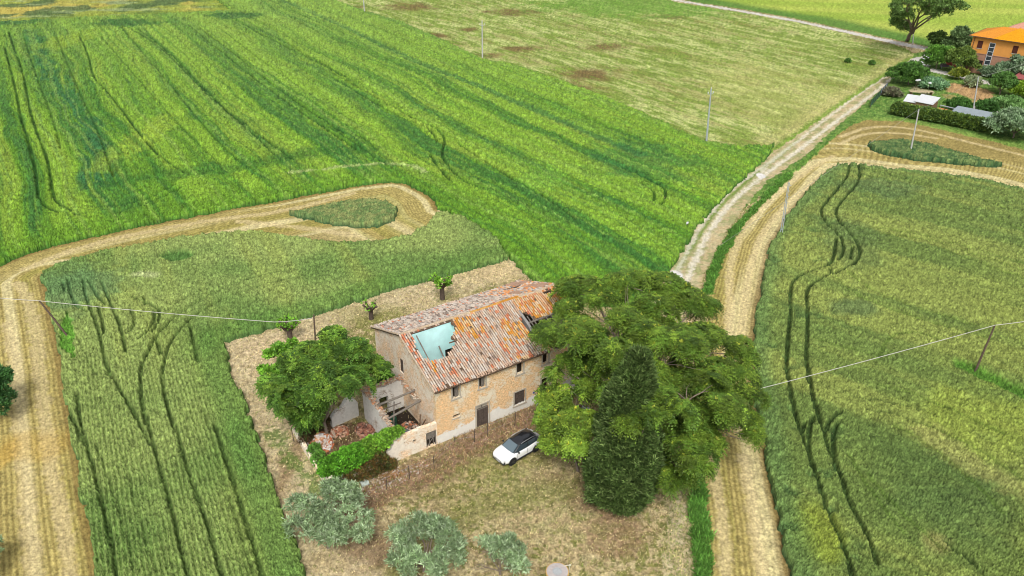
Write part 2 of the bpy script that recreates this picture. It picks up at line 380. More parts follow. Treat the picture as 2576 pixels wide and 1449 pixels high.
T_right = [LT(C7,(1275,50),(1270,140),(1190,240),(1110,330),(1070,400),(1110,470),(1180,540),(1235,600),(1245,680),(1210,740)),
 LT(C7,(1335,30),(1360,140),(1310,230),(1230,310),(1180,390),(1200,460),(1270,530),(1330,600),(1365,680),(1345,750),(1280,790),(1160,840),(1050,890),(990,940),(982,1010),(995,1100),(990,1300),(985,1449),(1005,1600)),
 LT(C7,(1180,690),(1160,760),(1100,790),(970,840),(885,890),(865,980),(875,1080),(860,1250),(845,1449),(850,1560)), LT(C7,(1310,640),(1290,740)), LT(C7,(1190,590),(1180,680)), LT(C7,(1150,800),(1165,850)),
 LT(C6,(852,-50),(885,160),(930,320),(970,430),(1010,540),(1060,680),(1110,830),(1150,950),(1190,1030),(1250,1150),(1300,1290),(1330,1420),(1380,1560)),
 LT(C6,(1005,-50),(1030,140),(1080,280),(1110,370),(1140,470),(1190,580),(1240,710),(1290,840),(1340,960),(1400,1050),(1460,1180),(1510,1330)),
 LT(C6,(1050,280),(1015,360),(1008,440),(1020,550)), LT(C6,(985,330),(965,400)), LT(C6,(1230,250),(1160,310),(1125,400)), LT(C6,(1240,320),(1195,360),(1183,440),(1195,570)),
 LT(C6,(1400,150),(1530,170),(1680,200),(1800,230),(1900,270)), LT(C6,(1420,240),(1560,250),(1700,290),(1830,330),(1960,390)), LT(C7,(1270,20),(1400,90),(1560,130),(1700,160)),
 LT(C7,(1350,30),(1500,60),(1700,110)), LT(C6,(1700,1300),(1850,1380),(1960,1470)), LT(C6,(2000,1170),(2200,1330),(2300,1449))]
T_right2 = [LT(C7,(1330,580),(1450,550),(1600,560),(1750,575),(1950,615),(2200,700),(2400,760),(2600,830)), LT(C7,(1180,870),(1280,950),(1400,1020),(1560,1080),(1800,1160),(2000,1210),(2300,1290)),
 LT(C7,(1280,830),(1400,930),(1600,1020),(1900,1110),(2200,1200)), LT(C7,(1340,520),(1500,510),(1700,540),(2000,600),(2536,760)), LT(C7,(1700,180),(2000,230),(2536,400)), LT(C7,(1900,640),(2200,740),(2536,860)),
 LT(C6,(1960,390),(2200,500),(2400,620),(2600,760)), LT(C6,(1500,60),(1800,130),(2100,260),(2400,400)), LT(C6,(1440,700),(1600,900),(1800,1080),(2000,1240)), LT(C6,(1300,560),(1420,760),(1560,960),(1700,1120)), LT(C7,(1500,1449),(1560,1300),(1700,1240),(1950,1300)), LT(C7,(2000,330),(2300,430),(2536,520)), LT(C6,(1620,350),(1800,440),(2000,580),(2200,760),(2400,960)), LT(C7,(1040,1300),(1200,1360),(1500,1420))]
dTl = dist(T_left, 1.5); dTl2 = dist(T_left2, 1.5); dTg = dist(T_green, 1.6); dTg2 = dist(T_green2, 1.6); dTr = dist(T_right, 1.5); dTr2 = dist(T_right2, 1.5)
rnd = np.random.RandomState(4); PV = rnd.rand(NR, NC).astype(np.float32)       # per vertex jitter
PV2 = rnd.rand(NR, NC).astype(np.float32)
_c = rnd.rand(NR+2, NC+2); CL = sum(_c[i:i+NR, j:j+NC] for i in range(3) for j in range(3))/9; CL = np.clip((CL-.5)*5.2, -1, 1).astype(np.float32)
_c = rnd.rand(NR+4, NC+2); CL2 = sum(_c[i:i+NR, j:j+NC] for i in range(5) for j in range(2))/10; CL2 = np.clip((CL2-.5)*5.2, -1, 1).astype(np.float32)
def grain(col, a=.34, b=.5): return col*np.clip(1+CL*a+CL2*a*.6+(PV2-.5)*b, .25, 2.2)[..., None]
def line_coord(a, b):
    """signed metres across the direction a->b"""
    a = Vector(a); b = Vector(b); d = (b-a).normalized()
    return (GX-a.x)*(-d.y)+(GY-a.y)*d.x, (GX-a.x)*d.x+(GY-a.y)*d.y

def cropmesh(name, mask, z, col, stem, mat, label, cat):
    inn = mask.copy()
    any4 = inn[:-1, :-1] | inn[1:, :-1] | inn[:-1, 1:] | inn[1:, 1:]
    r, c = np.nonzero(any4)
    idx = np.zeros((NR, NC), bool)
    for dr in (0, 1):
        for dc in (0, 1): idx[r+dr, c+dc] = True
    num = np.full((NR, NC), -1, np.int64); num[idx] = np.arange(idx.sum())
    Z = np.where(inn, z, -.04); col = np.where(inn[..., None], col, C(stem))
    jx = (PV-.5)*.5*np.gradient(us)[None, :]*DEP[:, None]; jy = (PV2-.5)*.5*np.gradient(ys)[:, None]
    V = np.stack([(GX+jx)[idx], (GY+jy)[idx], Z[idx]], 1)
    F = np.stack([num[r, c], num[r, c+1], num[r+1, c+1], num[r+1, c]], 1)
    o = link(name, npmesh(name, V, F, col[idx], mat))
    return tag(o, label, cat, kind='stuff')

# green field
gx, gl = line_coord(GP(C1, [(1700,190)])[0], GP(C1, [(2536,650)])[0])
gw = gx+(fbm(GX*.03, GY*.03, 8)-.5)*6
b1 = vn(gw*.35, gl*.008, 21); b2 = vn(gw*.9, gl*.02, 22); b3 = fbm(gw*2.2, gl*.12, 23); pat = fbm(GX*.06, GY*.06, 24); fine = fbm(GX*1.3, GY*1.3, 25)
col = lerp(C(S(106,154,44)), C(S(136,176,56)), sst(.35, .75, b1))
col = lerp(col, C(S(146,172,66)), sst(.55, .9, b2*.6+pat*.5)*.7)
col = lerp(col, C(S(66,120,54)), sst(.45, .75, b3*.55+(1-b1)*.45)*.85)
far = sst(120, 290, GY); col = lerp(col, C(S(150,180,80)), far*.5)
band = dist([L(C2,(-400,20),(0,180),(350,350),(700,510),(1000,610),(1300,740),(1600,860),(1900,990),(2200,1110))], 4)
col = lerp(col, C(S(60,114,62)), (1-sst(.4, 1.8, band+(fine-.5)*2))*.7)
dk = dist([L(C1,(200,280),(320,560),(480,780),(620,950),(700,1150),(640,1400))], 9)
col = lerp(col, C(S(60,116,66)), (1-sst(.6, 3.6, dk+(fbm(GX*.25,GY*.25,31)-.5)*5))*sst(.2,.5,b3)*.9)
hd = dist([E_up, E_right], 14)
col = lerp(col, C(S(110,156,44)), (1-sst(1, 8, hd+(pat-.5)*6))*.8)
hd2 = dist([L(C1,(800,1380),(1300,1290),(1900,1200),(2300,1120),(2536,1090)), L(C2,(0,1120),(300,1100))], 8)
col = lerp(col, C(S(54,110,44)), (1-sst(.3, 4, hd2+(fbm(GX*.3,GY*.3,32)-.5)*6))*.6)
col = lerp(col, C(S(52,116,62)), blob(C2, 2200, 1150, 420, 150)*.55); col = lerp(col, C(S(124,178,70)), blob(C2, 1500, 1290, 180, 100)*.35)
col = lerp(col, C(S(52,104,50)), blob(C1, 1650, 150, 260, 26)*.8); col = lerp(col, C(S(52,104,50)), blob(C1, 900, 215, 300, 30)*.8); col = lerp(col, C(S(60,110,58)), blob(C1, 60, 215, 240, 30)*.8)
col = lerp(col, C(S(148,176,58)), blob(C1, 480, 340, 160, 80)*.7); col = lerp(col, C(S(160,186,66)), blob(C1, 980, 1060, 160, 200)*.6)
lt = dist([L(C2,(-300,1280),(0,1250),(200,1220),(400,1205),(560,1215),(680,1260))], 2)
col = lerp(col, C(S(188,206,128)), (1-sst(.2, .9, lt+(fine-.5)*1.2))*.8)
wv = (fine-.5)*.25; thin = sst(.60, .74, vn(gw*2.6, gl*.012, 26)*.7+fine*.3); col = lerp(col, C(S(62,118,44)), thin*.55); col = lerp(col, C(S(150,184,84)), sst(.6,.75, vn(gw*2.0+50, gl*.012, 27)*.7+fine*.3)*.45); g1 = 1-sst(.08, .36, dTg+wv); g2 = (1-sst(.06, .34, dTg2+wv))*.7*sst(.25, .55, fine+.1)
col = lerp(col, C(S(40,84,28)), np.maximum(g1*sst(.15,.4,fbm(GX*.3,GY*.3,40)), g2)*.85)
tx = .72+(PV-.5)*.34+(vn(GX*1.2, GY*1.2, 9)-.5)*.4+(b3-.5)*.25
z = tx-.5*np.maximum(g1, g2)-.28*(1-sst(.6, 2.4, band))
col = grain(col, .22, .5)*(1+(fine-.5)*.4)[..., None]*1.0
z = z+CL*.07
MATG = attrmat('green_crop', 1.7, .5, .75, .2, det=6)
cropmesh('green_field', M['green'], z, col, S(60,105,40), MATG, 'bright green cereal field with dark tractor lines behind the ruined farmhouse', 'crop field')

# left wheat
rx, rl = line_coord(GP(C4, [(1545,400)])[0], GP(C4, [(1890,1449)])[0])
pat = fbm(GX*.09, GY*.09, 50); fine = fbm(GX*1.6, GY*1.6, 51)
col = lerp(C(S(114,142,74)), C(S(146,164,92)), sst(.35, .7, pat)); col = lerp(col, C(S(152,164,84)), sst(.5,.85, fbm(rx*.3, rl*.03, 52))*.6)
lowm = sst(-8, 0, (75-GY))*0+sst(0, 1, (78-GY)/14)
rows = .5+.5*np.cos(rx*2*math.pi/.37+(vn(GX*.4,GY*.4,55)-.5)*1.2)
rowm = lowm*(.12+.42*sst(.35, .65, fbm(rx*.16, rl*.05, 56)))
edge = dist([lot_left, lot_top], 6); edger = (1-sst(1.6, 4.2, edge))
rowm = rowm*(1-edger)
col = lerp(col, C(S(92,132,58)), edger*.6); col = lerp(col, C(S(70,104,36)), (1-rows)**1.5*rowm*.65); col = lerp(col, C(S(166,182,104)), rows**2*rowm*.35)
g1 = np.maximum(1-sst(.05, .27, dTl+(fine-.5)*.2), .45*(1-sst(.04, .24, dTl2+(fine-.5)*.3))); line_var = sst(.2,.5,fbm(GX*.35,GY*.35,57))
col = lerp(col, C(S(58,84,36)), g1*(.45+.55*line_var)*.75)  # noise varies how strongly the wheel lines darken
hole = blob(C3, 1265, 615, 120, 42, .3); weeds = inside(GP(C3, [(430,1150),(510,1030),(550,1150),(545,1370),(480,1330),(440,1260)]))*1.0
col = lerp(col, C(S(70,116,52)), hole*.8); col = lerp(col, C(S(92,150,46)), weeds*.85); col = lerp(col, C(S(186,196,138)), blob(C3, 1040, 765, 120, 26)*.7)
col = lerp(col, C(S(96,134,92)), blob(C3, 560, 860, 330, 170)*.5)
z = .85+(PV-.5)*.26+(vn(GX*1.5, GY*1.5, 59)-.5)*.2-.42*g1-.22*(1-rows)*rowm-.55*hole-.3*weeds
col = grain(col, .22, .6)*(1+(fine-.5)*.3)[..., None]*1.12
z = z+CL*.07
MATW = attrmat('wheat_crop', 2.2, .55, .85, .15, det=6)
cropmesh('wheat_field', M['left'], z, col, S(88,122,70), MATW, 'grey-green wheat field with curved wheel lines left of the ruin', 'crop field')
zi = .85+(PV-.5)*.3; ci = lerp(C(S(110,138,80)), C(S(150,160,98)), sst(.3,.7,fine))*(1+(PV2-.5)*.6)[..., None]
cropmesh('wheat_island', M['isleL'], zi, ci, S(62,96,62), MATW, 'drop-shaped island of standing wheat inside the left stubble loop', 'crop field')
ci2 = lerp(C(S(74,108,62)), C(S(130,150,88)), sst(.3,.7,fine))*(1+(PV2-.5)*.6)[..., None]
cropmesh('wheat_island', M['isleR'], zi, ci2, S(52,84,52), MATW, 'dark island of standing wheat around the pole in the right stubble bend', 'crop field')

# right wheat
pat = fbm(GX*.05, GY*.05, 60); fine = fbm(GX*1.5, GY*1.5, 61); sx, sl = line_coord(GP(C7, [(1400,1020)])[0], GP(C7, [(2300,1290)])[0])
st1 = fbm(sx*.35, sl*.03, 62)
col = lerp(C(S(118,140,72)), C(S(148,162,84)), sst(.35, .7, st1)); col = lerp(col, C(S(156,170,84)), sst(.5,.8, pat)*.3)
col = lerp(col, C(S(92,118,62)), blob(C6, 1900, 720, 620, 420, .95)*.65); col = lerp(col, C(S(86,116,66)), blob(C6, 2100, 1000, 500, 330, .95)*.5)
col = lerp(col, C(S(160,176,76)), blob(C6, 2250, 330, 620, 230)*.6); col = lerp(col, C(S(180,178,108)), (1-sst(.4,2.2, dist([L(C6,(1840,430),(2050,600),(2300,740),(2536,830))],3)+(fine-.5)*2))*.5)
col = lerp(col, C(S(160,174,58)), blob(C6, 1050, 1150, 180, 220)*.5); col = lerp(col, C(S(90,118,78)), blob(C7, 1330, 1120, 230, 60)*.6)
col = lerp(col, C(S(182,174,108)), blob(C6, 1900, 1230, 150, 120)*.5); col = lerp(col, C(S(100,124,74)), blob(C7, 1300, 620, 260, 200)*.5); col = lerp(col, C(S(92,120,78)), blob(C7, 1500, 250, 320, 70)*.5)
ed = dist([rw_edge], 5)
col = lerp(col, C(S(110,142,80)), (1-sst(.5, 2.4, ed+(pat-.5)*3))*.7)
wv = (fine-.5)*.2; g1 = 1-sst(.08, .3, dTr+wv); g2 = (1-sst(.08, .34, dTr2+wv))*.6
col = lerp(col, C(S(48,72,32)), g1*.85); col = lerp(col, C(S(82,112,36)), g2*.8)
gb = dist([L(C6,(2100,-60),(2250,10),(2350,50),(2536,140),(2700,220))], 3); gbm = 1-sst(.5, 1.5, gb)
col = lerp(col, C(S(84,136,44)), gbm*.85)
lodge = sst(.62, .8, fbm(GX*.5, GY*.5, 66))*(1-sst(3, 14, dist([rw_edge], 14)))
z = .85+(PV-.5)*.3+(vn(GX*1.1, GY*1.1, 69)-.5)*.3-.45*g1-.25*g2-.3*lodge-.4*gbm
col = lerp(col, C(S(70,104,58)), lodge*.6)
col = grain(col, .26, .6)*(1+(fine-.5)*.35)[..., None]*1.0
z = z+CL*.08
cropmesh('wheat_field', M['right'], z, col, S(96,126,84), MATW, 'olive green wheat field with winding wheel tracks right of the stubble strip', 'crop field')

# ground, cut into its zones
zone = np.zeros((NR, NC), int)      # 0 lot/ground
def paint(poly, k): zone[inside(poly)] = k
paint(P_meadow, 1); paint(P_far, 2); paint(P_garden, 3); paint(P_stubL, 4); paint(P_stubR, 4)
paint(P_track, 5); paint(P_farroad, 6); paint(P_yard, 6)
vr_l = [(a[0]*.55+b[0]*.45, a[1]*.55+b[1]*.45) for a, b in zip(vr_l, vr_r)]; P_vergeR = vr_l+vr_r[::-1]; P_vergeRL = verge_lo_l+verge_lo_r[::-1]
paint(P_vergeR, 7); paint(P_vergeRL, 7); paint(P_path, 8)
zone[inside(patch_r[::-1]+[(-900,1390),(-100,1390)]) & (GX < 0) & (zone == 0)] = 9
fine = fbm(GX*1.8, GY*1.8, 71); pat = fbm(GX*.18, GY*.18, 72); fr = fbm(GX*5, GY*5, 73, 2)
gcol = lerp(C(S(196,176,132)), C(S(214,198,152)), sst(.3,.7,fine))
sp = fbm(GX*2.6, GY*2.6, 75, 3); gcol = lerp(gcol, C(S(120,128,56)), sst(.46,.58, pat*.45+sp*.55)*.8); gcol = lerp(gcol, C(S(150,134,96)), sst(.5,.6, fbm(GX*3.3,GY*3.3,76))*.5)
gcol = lerp(gcol, C(S(140,112,84)), sst(.55,.75, fbm(GX*.25,GY*.25,74)*.7+fine*.3)*.6)
ed2 = dist([lot_left, lot_top], 9); soil = (1-sst(3.5, 6.5, ed2+(pat-.5)*5)); gcol = lerp(gcol, lerp(C(S(206,186,146)), C(S(222,204,164)), sst(.3,.7,fine)), soil*.8)
def pt(b, c, k=1.0):
    global gcol; gcol = lerp(gcol, C(S(*c)), b*k)
pt(blob(ID,1560,1335,95,70), (162,128,102), .6); pt(blob(ID,1470,1240,60,60), (140,112,86), .6); pt(blob(ID,1250,1150,170,50), (128,130,62), .5)
pt(blob(ID,1100,690,120,26), (222,200,150), .5); pt(blob(ID,680,880,120,40), (222,198,158), .6); pt(blob(ID,1250,690,90,30), (224,200,152), .6)
pt(blob(ID,740,1160,34,90), (140,108,78), .6); pt(blob(ID,930,1390,90,50), (128,98,74), .6); pt(blob(ID,840,1420,60,30), (190,170,126), .4)
gstrip = dist([L(H2,(190,960),(250,1060),(330,1180),(430,1290),(520,1420))], 3); pt(1-sst(.2,1.1,gstrip+(fine-.5)*2.5), (104,136,60), .75)
fence_l = L(H3,(1500,470),(1200,650),(820,800),(640,880),(400,1010),(70,1270))+L(H2,(1290,1330),(1100,1420),(950,1500),(820,1560))
fd = dist([fence_l], 4.0)
pt(1-sst(.7, 2.4, fd+(fine-.5)*1.6), (134,106,84), .75); pt((1-sst(.3, 2.0, fd+(fbm(GX*2,GY*2,77)-.5)*3)), (170,140,118), .6)
pt(blob(H2,1150,1300,120,40,.4), (176,112,62), .6)
greenband = dist([L(ID,(1420,1230),(1250,1260),(1130,1330),(1010,1449))], 2.5); pt(1-sst(.4,2.0,greenband+(fine-.5)*2), (120,132,58), .5)
pt(blob(ID,1250,1215,260,80,1.0)*sst(.35,.6,fine), (126,132,64), .6); pt(blob(ID,1400,1330,220,90,1.0)*sst(.4,.6,fine), (126,130,64), .5); pt(blob(ID,960,800,120,30), (150,148,84), .4)
# inside the ruined yard the floor is dark earth and litter
pt(inside(GP(H2, [(380,960),(560,880),(930,880),(1130,980),(1130,1180),(700,1330),(560,1200)]))*1.0, (104,78,60), .85)
zc = {}
mw, ml = line_coord(GP(C2, [(1250,170)])[0], GP(C2, [(2536,500)])[0])
s1 = fbm(mw*.5, ml*.09, 81); s2 = fbm(mw*1.6, ml*.35, 82, 4); p3 = fbm(GX*.05, GY*.05, 83)
mcol = lerp(C(S(140,164,76)), C(S(202,208,136)), sst(.38,.6,s2)); mcol = lerp(mcol, C(S(128,152,62)), sst(.48,.66,s1)*.8)
bm = np.zeros((NR, NC), np.float32)
for q in ((730,265,130,24),(560,60,260,30),(1850,520,230,60),(1680,620,220,40),(1110,400,120,24),(1250,90,260,26),(1960,330,200,34),(2350,110,160,18),(950,220,90,20),(1350,350,160,24),(180,70,60,16)): bm = np.maximum(bm, blob(C2, *q, .7))
bm = np.maximum(bm, blob(H5, 300, 330, 330, 50, .7)*.8)
mcol = lerp(mcol, C(S(128,108,70)), bm*sst(.3,.52, s2*.7+s1*.3)*.95)
mcol = lerp(mcol, C(S(140,128,72)), sst(.5,.7, fbm(mw*.3, ml*.06, 84)*.5+s2*.5)*.5)
mcol = lerp(mcol, C(S(196,196,120)), blob(ID,1950,230,220,90)*.4); mcol = lerp(mcol, C(S(112,160,60)), blob(ID,1600,10,330,30)*.7); mcol = lerp(mcol, C(S(212,196,136)), (1-sst(1,7,dist([road_l], 8)))*.45)
mcol = lerp(mcol, C(S(118,158,52)), (1-sst(.4,1.8,dist([road_l], 3)+(fine-.5)*1.5))*.8)
fcolr = lerp(C(S(160,186,74)), C(S(186,200,92)), sst(.3,.7, fbm((GX*.2+GY)*.1, GX*.01, 85))); fb = dist([GP(ID,[(1500,-58),(1740,0),(1850,14),(2000,39),(2150,69),(2330,104)])], 24)
fcolr = lerp(fcolr, C(S(84,132,58)), (1-sst(6, 15, fb+(p3-.5)*8))*.85)
gd = lerp(C(S(92,132,58)), C(S(128,158,78)), sst(.35,.65,fine)); gd = lerp(gd, C(S(196,158,112)), blob(H5,1290,850,180,110,.25)*.95); gd = lerp(gd, C(S(178,152,100)), blob(H5,1050,870,90,30,.3)*.6)
gd = lerp(gd, C(S(150,176,84)), (1-sst(.5,3.2,dist([ring_out],4)+(fine-.5)))*.6); gd = lerp(gd, C(S(200,186,150)), blob(H5,770,815,90,36,.3)*.8)
ddL = dist([E_up, E_right], 14); ddr = dist([strip_r], 14); ddR = dist([rw_edge], 14)
def straw(d, ph=0):
    sw = fbm(d*.0+np.floor(d/.01)*.0+d*.75+ph, GX*.02+GY*.02, 90, 1)
    c = lerp(C(S(198,182,112)), C(S(230,216,160)), sst(.5, .72, sw)); c = lerp(c, C(S(170,166,82)), sst(.5,.75, fbm(d*.5+3, GY*.03, 91))*.7)
    ln = .5+.5*np.cos((d+.12*vn(GX*.3,GY*.3,92))*2*math.pi/.42); c = lerp(c, C(S(132,114,66)), (1-ln)*(1-sst(.5,.72,sw)*.6)*.6)
    return c*(1+(fine-.5)*.5)[..., None]
scol = np.where((GX < 5)[..., None], straw(np.where(ddr < ddL, 12-ddr, ddL)), straw(ddR, 5))
sw1 = dist([L(C4,(60,-300),(120,0),(150,400),(190,800),(240,1200),(260,1500)), L(C4,(200,-500),(260,-200),(300,50),(350,500),(420,900),(500,1200),(530,1500)), L(C3,(130,800),(200,900),(260,1100),(290,1300)), L(C3,(180,700),(500,560),(900,450),(1500,330),(2000,270),(2500,130)), L(C3,(1700,340),(2100,370),(2536,430))], 2)
scol = lerp(scol, C(S(226,206,156)), (1-sst(.3, .9, sw1+(fine-.5)*.8))*.6)
sw2 = dist([L(C6,(300,430),(350,700),(400,1000),(440,1449)), L(C6,(540,580),(600,800),(640,1100),(690,1449)), L(C7,(420,1449),(440,1100),(430,850),(470,640),(560,480),(760,270),(1000,90),(1160,0)), L(C7,(520,1449),(540,1100),(580,780),(660,560),(800,380),(1000,200),(1180,60)), L(H5,(0,1260),(300,1150),(700,1170),(1200,1290),(1768,1420)), L(H5,(0,1330),(200,1230),(500,1210),(900,1260))], 2)
scol = lerp(scol, C(S(232,212,160)), (1-sst(.2, .8, sw2+(fine-.5)*.6))*.65)
scol = lerp(scol, C(S(204,168,84)), blob(C4,250,560,260,120)*.4); scol = lerp(scol, C(S(204,168,84)), blob(C4,30,650,90,150)*.5)
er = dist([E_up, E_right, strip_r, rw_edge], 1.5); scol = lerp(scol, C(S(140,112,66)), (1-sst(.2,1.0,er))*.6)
# dirt track: two pale ruts, grassy middle
ctr = [L(C7,(-120,1180),(60,880),(160,700),(270,500),(400,330),(590,130),(760,0)), L(H5,(-60,1040),(120,900),(300,770),(480,640),(620,560))]
rutA = dist([smooth(GP(C7,[(-100,1100),(40,890),(130,680),(240,480),(420,250),(620,110),(760,10)])+GP(H5,[(-60,1030),(100,900),(300,760),(470,650)])), L(C7,(640,150),(660,110),(700,60))], 2)
rutB = dist([smooth(GP(C7,[(60,1080),(130,900),(200,720),(290,530),(440,330),(650,150),(860,0)])+GP(H5,[(0,1080),(170,950),(330,830),(470,700)]))], 2)
tcol = lerp(C(S(204,184,140)), C(S(220,204,164)), sst(.3,.7,fine)); tcol = lerp(tcol, C(S(118,142,62)), sst(.45,.62, fbm(GX*.4,GY*.4,95)*.5+fine*.5)*.55)
tcol = lerp(tcol, C(S(116,150,56)), (1-sst(.1,.6,dist([L(C7,(-60,1050),(90,760),(200,600),(330,390),(500,230),(640,100),(780,0),(900,-110))],1.5)+(fine-.5)*.9))*.8)
ru = np.maximum((1-sst(.05, .6, rutA+(fine-.5)*1.1))*.8, 1-sst(.05, .7, rutB+(fine-.5)*1.1)); tcol = lerp(tcol, C(S(236,228,206)), ru*.9)
tcol = lerp(tcol, C(S(240,236,232)), blob(C7,50,860,60,50,.3)); tcol = lerp(tcol, C(S(240,236,232)), blob(C7,650,145,40,26,.3))
rcol = lerp(C(S(214,206,196)), C(S(232,228,220)), sst(.3,.7,fine)); vcol = lerp(C(S(92,138,56)), C(S(122,160,72)), sst(.3,.7,fine))
pcol = lerp(C(S(200,184,142)), C(S(218,204,166)), sst(.3,.7,fine)); pcol = lerp(pcol, C(S(112,124,62)), sst(.45,.6,fbm(GX*.8,GY*.25,97))*.7)
scr = fbm(GX*.05, GY*.16, 98); kcol = lerp(C(S(160,172,78)), C(S(196,182,92)), sst(.45,.65,p3)); kcol = lerp(kcol, C(S(84,112,72)), sst(.42,.56, fbm(GX*.12, GY*.16, 99, 4))*.85)
kcol = lerp(kcol, C(S(168,184,132)), sst(.62,.7, fbm(GX*.09, GY*.3, 101))*.6)
kcol = lerp(kcol, C(S(146,170,64)), (1-sst(2,10,dist([patch_r], 14)))*.6)
zcols = [gcol, mcol, fcolr, gd, scol, tcol, rcol, vcol, pcol, kcol]
COLR = np.zeros((NR, NC, 3), np.float32)
for k, c in enumerate(zcols): COLR[zone == k] = c[zone == k]
ga = np.array([.2,.16,.12,.2,.12,.08,.05,.25,.14,.2])[zone]; COLR *= np.clip(1+CL*ga+CL2*ga*.6+(PV2-.5)*ga*2+(fr-.5)*.2, .3, 2)[..., None]
cropm = M['left'] | M['green'] | M['right'] | M['isleL'] | M['isleR']
amp = np.array([.07, .3, .1, .16, .09, .05, .02, .45, .07, .35])[zone]
GZ = amp*(PV*.6+fr*.4)+amp*(fbm(GX*.5, GY*.5, 110)-.5)
GZ = np.where(cropm, 0, GZ); GZ = GZ-.1*ru*(zone == 5)
jx = (PV-.5)*.45*np.gradient(us)[None, :]*DEP[:, None]
names = {0: ('ground', 'ground'), 1: ('meadow', 'meadow'), 2: ('far_field', 'field'), 3: ('garden_ground', 'garden'), 4: ('stubble_ground', 'field'), 5: ('dirt_track', 'track'), 6: ('road', 'road'), 7: ('verge', 'verge'), 8: ('dirt_path', 'path'), 9: ('rough_field', 'field')}
labs = {0: 'dry mown yard around the ruined farmhouse', 1: 'pale hay meadow with brown patches beyond the poles', 2: 'light green field beyond the white road', 3: 'green garden ground below the orange house', 4: 'straw coloured stubble strips with pale swaths', 5: 'rutted pale dirt track climbing to the houses', 6: 'pale gravel road at the top of the picture', 7: 'strip of lush grass between track and stubble', 8: 'worn dirt path running down beside the grass verge', 9: 'patchy yellow and green rough field at the top left'}
cz = zone[:-1, :-1]
bv = np.stack([GX+jx, GY, GZ], -1)
for k, (nm, ct) in names.items():
    r, c = np.nonzero(cz == k)
    if len(r) == 0: continue
    idx = np.zeros((NR, NC), bool)
    for dr in (0, 1):
        for dc in (0, 1): idx[r+dr, c+dc] = True
    num = np.full((NR, NC), -1, np.int64); num[idx] = np.arange(idx.sum())
    F = np.stack([num[r, c], num[r, c+1], num[r+1, c+1], num[r+1, c]], 1)
    mt = attrmat(nm+'_soil', 2.5 if k not in (2, 9) else 1.5, .46 if k not in (5,6) else .25, .95, .1, det=6)
    tag(link(nm, npmesh(nm, bv[idx], F, COLR[idx], mt, smooth=(k == 6))), labs[k], ct, kind='structure')
mb = MB(); mb.box((-3500, -800, -1.2), (3500, 5000, -.6)); tag(mb.build('terrain', plain('far_soil', S(120,150,70), var=.3, scale=.02)), 'open farmland around the fields', 'land', kind='structure')
# ------------------------------------------------------------------ the ruined farmhouse
HF = Vector((-6.613, 56.414, 0)); HPHI = .5906; HL, HW, HE, HR = 17.32, 6.134, 6.13, 8.525
HSL = (HR-HE)/HW
def wallmat(name, plaster, brick, brick2, amt=.5, low=None, seed=0):
    m, nt, p = newmat(name)
    tc = nt.nodes.new('ShaderNodeTexCoord'); ob = tc.outputs['Object']
    mp = nt.nodes.new('ShaderNodeMapping'); mp.inputs['Location'].default_value = (seed*7.3, seed*3.1, seed*1.7); nt.links.new(ob, mp.inputs[0]); v = mp.outputs[0]
    n1 = noise(nt, 2.6, 5, .7, v, (1, 1, 3.2)); n2 = noise(nt, 4.5, 4, .85, v, (1, 1, 2.6))
    br = ramp(nt, n1, [(.3, brick), (.5, brick2), (.7, tuple(min(.9, c*1.5) for c in brick))])
    br = mix(nt, br, ramp(nt, n2, [(.38, (.55,.5,.46)), (.5, (.95,.93,.9)), (.62, (1.35,1.35,1.32))]), 1.0, 'MULTIPLY')
    n3 = noise(nt, .55, 5, .72, v); n4 = noise(nt, 3.4, 3, .7, v)
    pl = ramp(nt, n4, [(.3, tuple(c*.82 for c in plaster)), (.7, plaster)])
    ms = ramp(nt, n3, [(max(0, 1-amt-.5)+.0, (1,1,1)), (max(0, 1-amt-.5)+.06, (0,0,0))])
    ad = nt.nodes.new('ShaderNodeMath'); ad.operation = 'MULTIPLY_ADD'; nt.links.new(n3, ad.inputs[0]); ad.inputs[1].default_value = 1.0
    sb = nt.nodes.new('ShaderNodeMath'); sb.operation = 'MULTIPLY'; nt.links.new(n2, sb.inputs[0]); sb.inputs[1].default_value = .7; nt.links.new(sb.outputs[0], ad.inputs[2])
    fac = ramp(nt, ad.outputs[0], [(amt-.03+.35, (0,0,0)), (amt+.05+.35, (1,1,1))])
    col = mix(nt, br, pl, fac)
    if low:
        sx = nt.nodes.new('ShaderNodeSeparateXYZ'); nt.links.new(ob, sx.inputs[0])
        a2 = nt.nodes.new('ShaderNodeMath'); a2.operation = 'MULTIPLY_ADD'; nt.links.new(noise(nt, .9, 4, .7, v), a2.inputs[0]); a2.inputs[1].default_value = -2.4; nt.links.new(sx.outputs['Z'], a2.inputs[2])
        f2 = ramp(nt, a2.outputs[0], [(0, (1,1,1)), (.04, (0,0,0))])
        col = mix(nt, col, mix(nt, low, tuple(c*.7 for c in low), n4), f2)
    nt.links.new(col, p.inputs['Base Color']); p.inputs['Roughness'].default_value = .95; p.inputs['Specular IOR Level'].default_value = .1
    bump(nt, p, n2, .6, .04)
    return m
FACM = wallmat('facade_masonry', S(240,228,202,1.15), S(214,158,104,1.15), S(234,206,164,1.15), .51, S(238,234,224,1.05), 1)
GABM = wallmat('gable_masonry', S(226,214,196,1.0), S(204,156,116,1.05), S(226,204,176,1.05), .5, None, 2)
ANXM = wallmat('annex_masonry', S(238,228,210,1.05), S(214,168,128,1.1), S(236,216,188,1.05), .47, None, 3)
PLAS = wallmat('old_plaster', S(232,228,220,1.15), S(170,160,150,1.2), S(200,190,178,1.2), .36, None, 4)
TURQ = plain('turquoise_limewash', S(196,236,234,1.05), .9, var=.13, scale=.7, spec=.1)
DARK = plain('dark_floor_and_shade', S(62,54,46), .95, var=.3, spec=.05)  # dark floors, and panels painting the unlit rooms behind holes
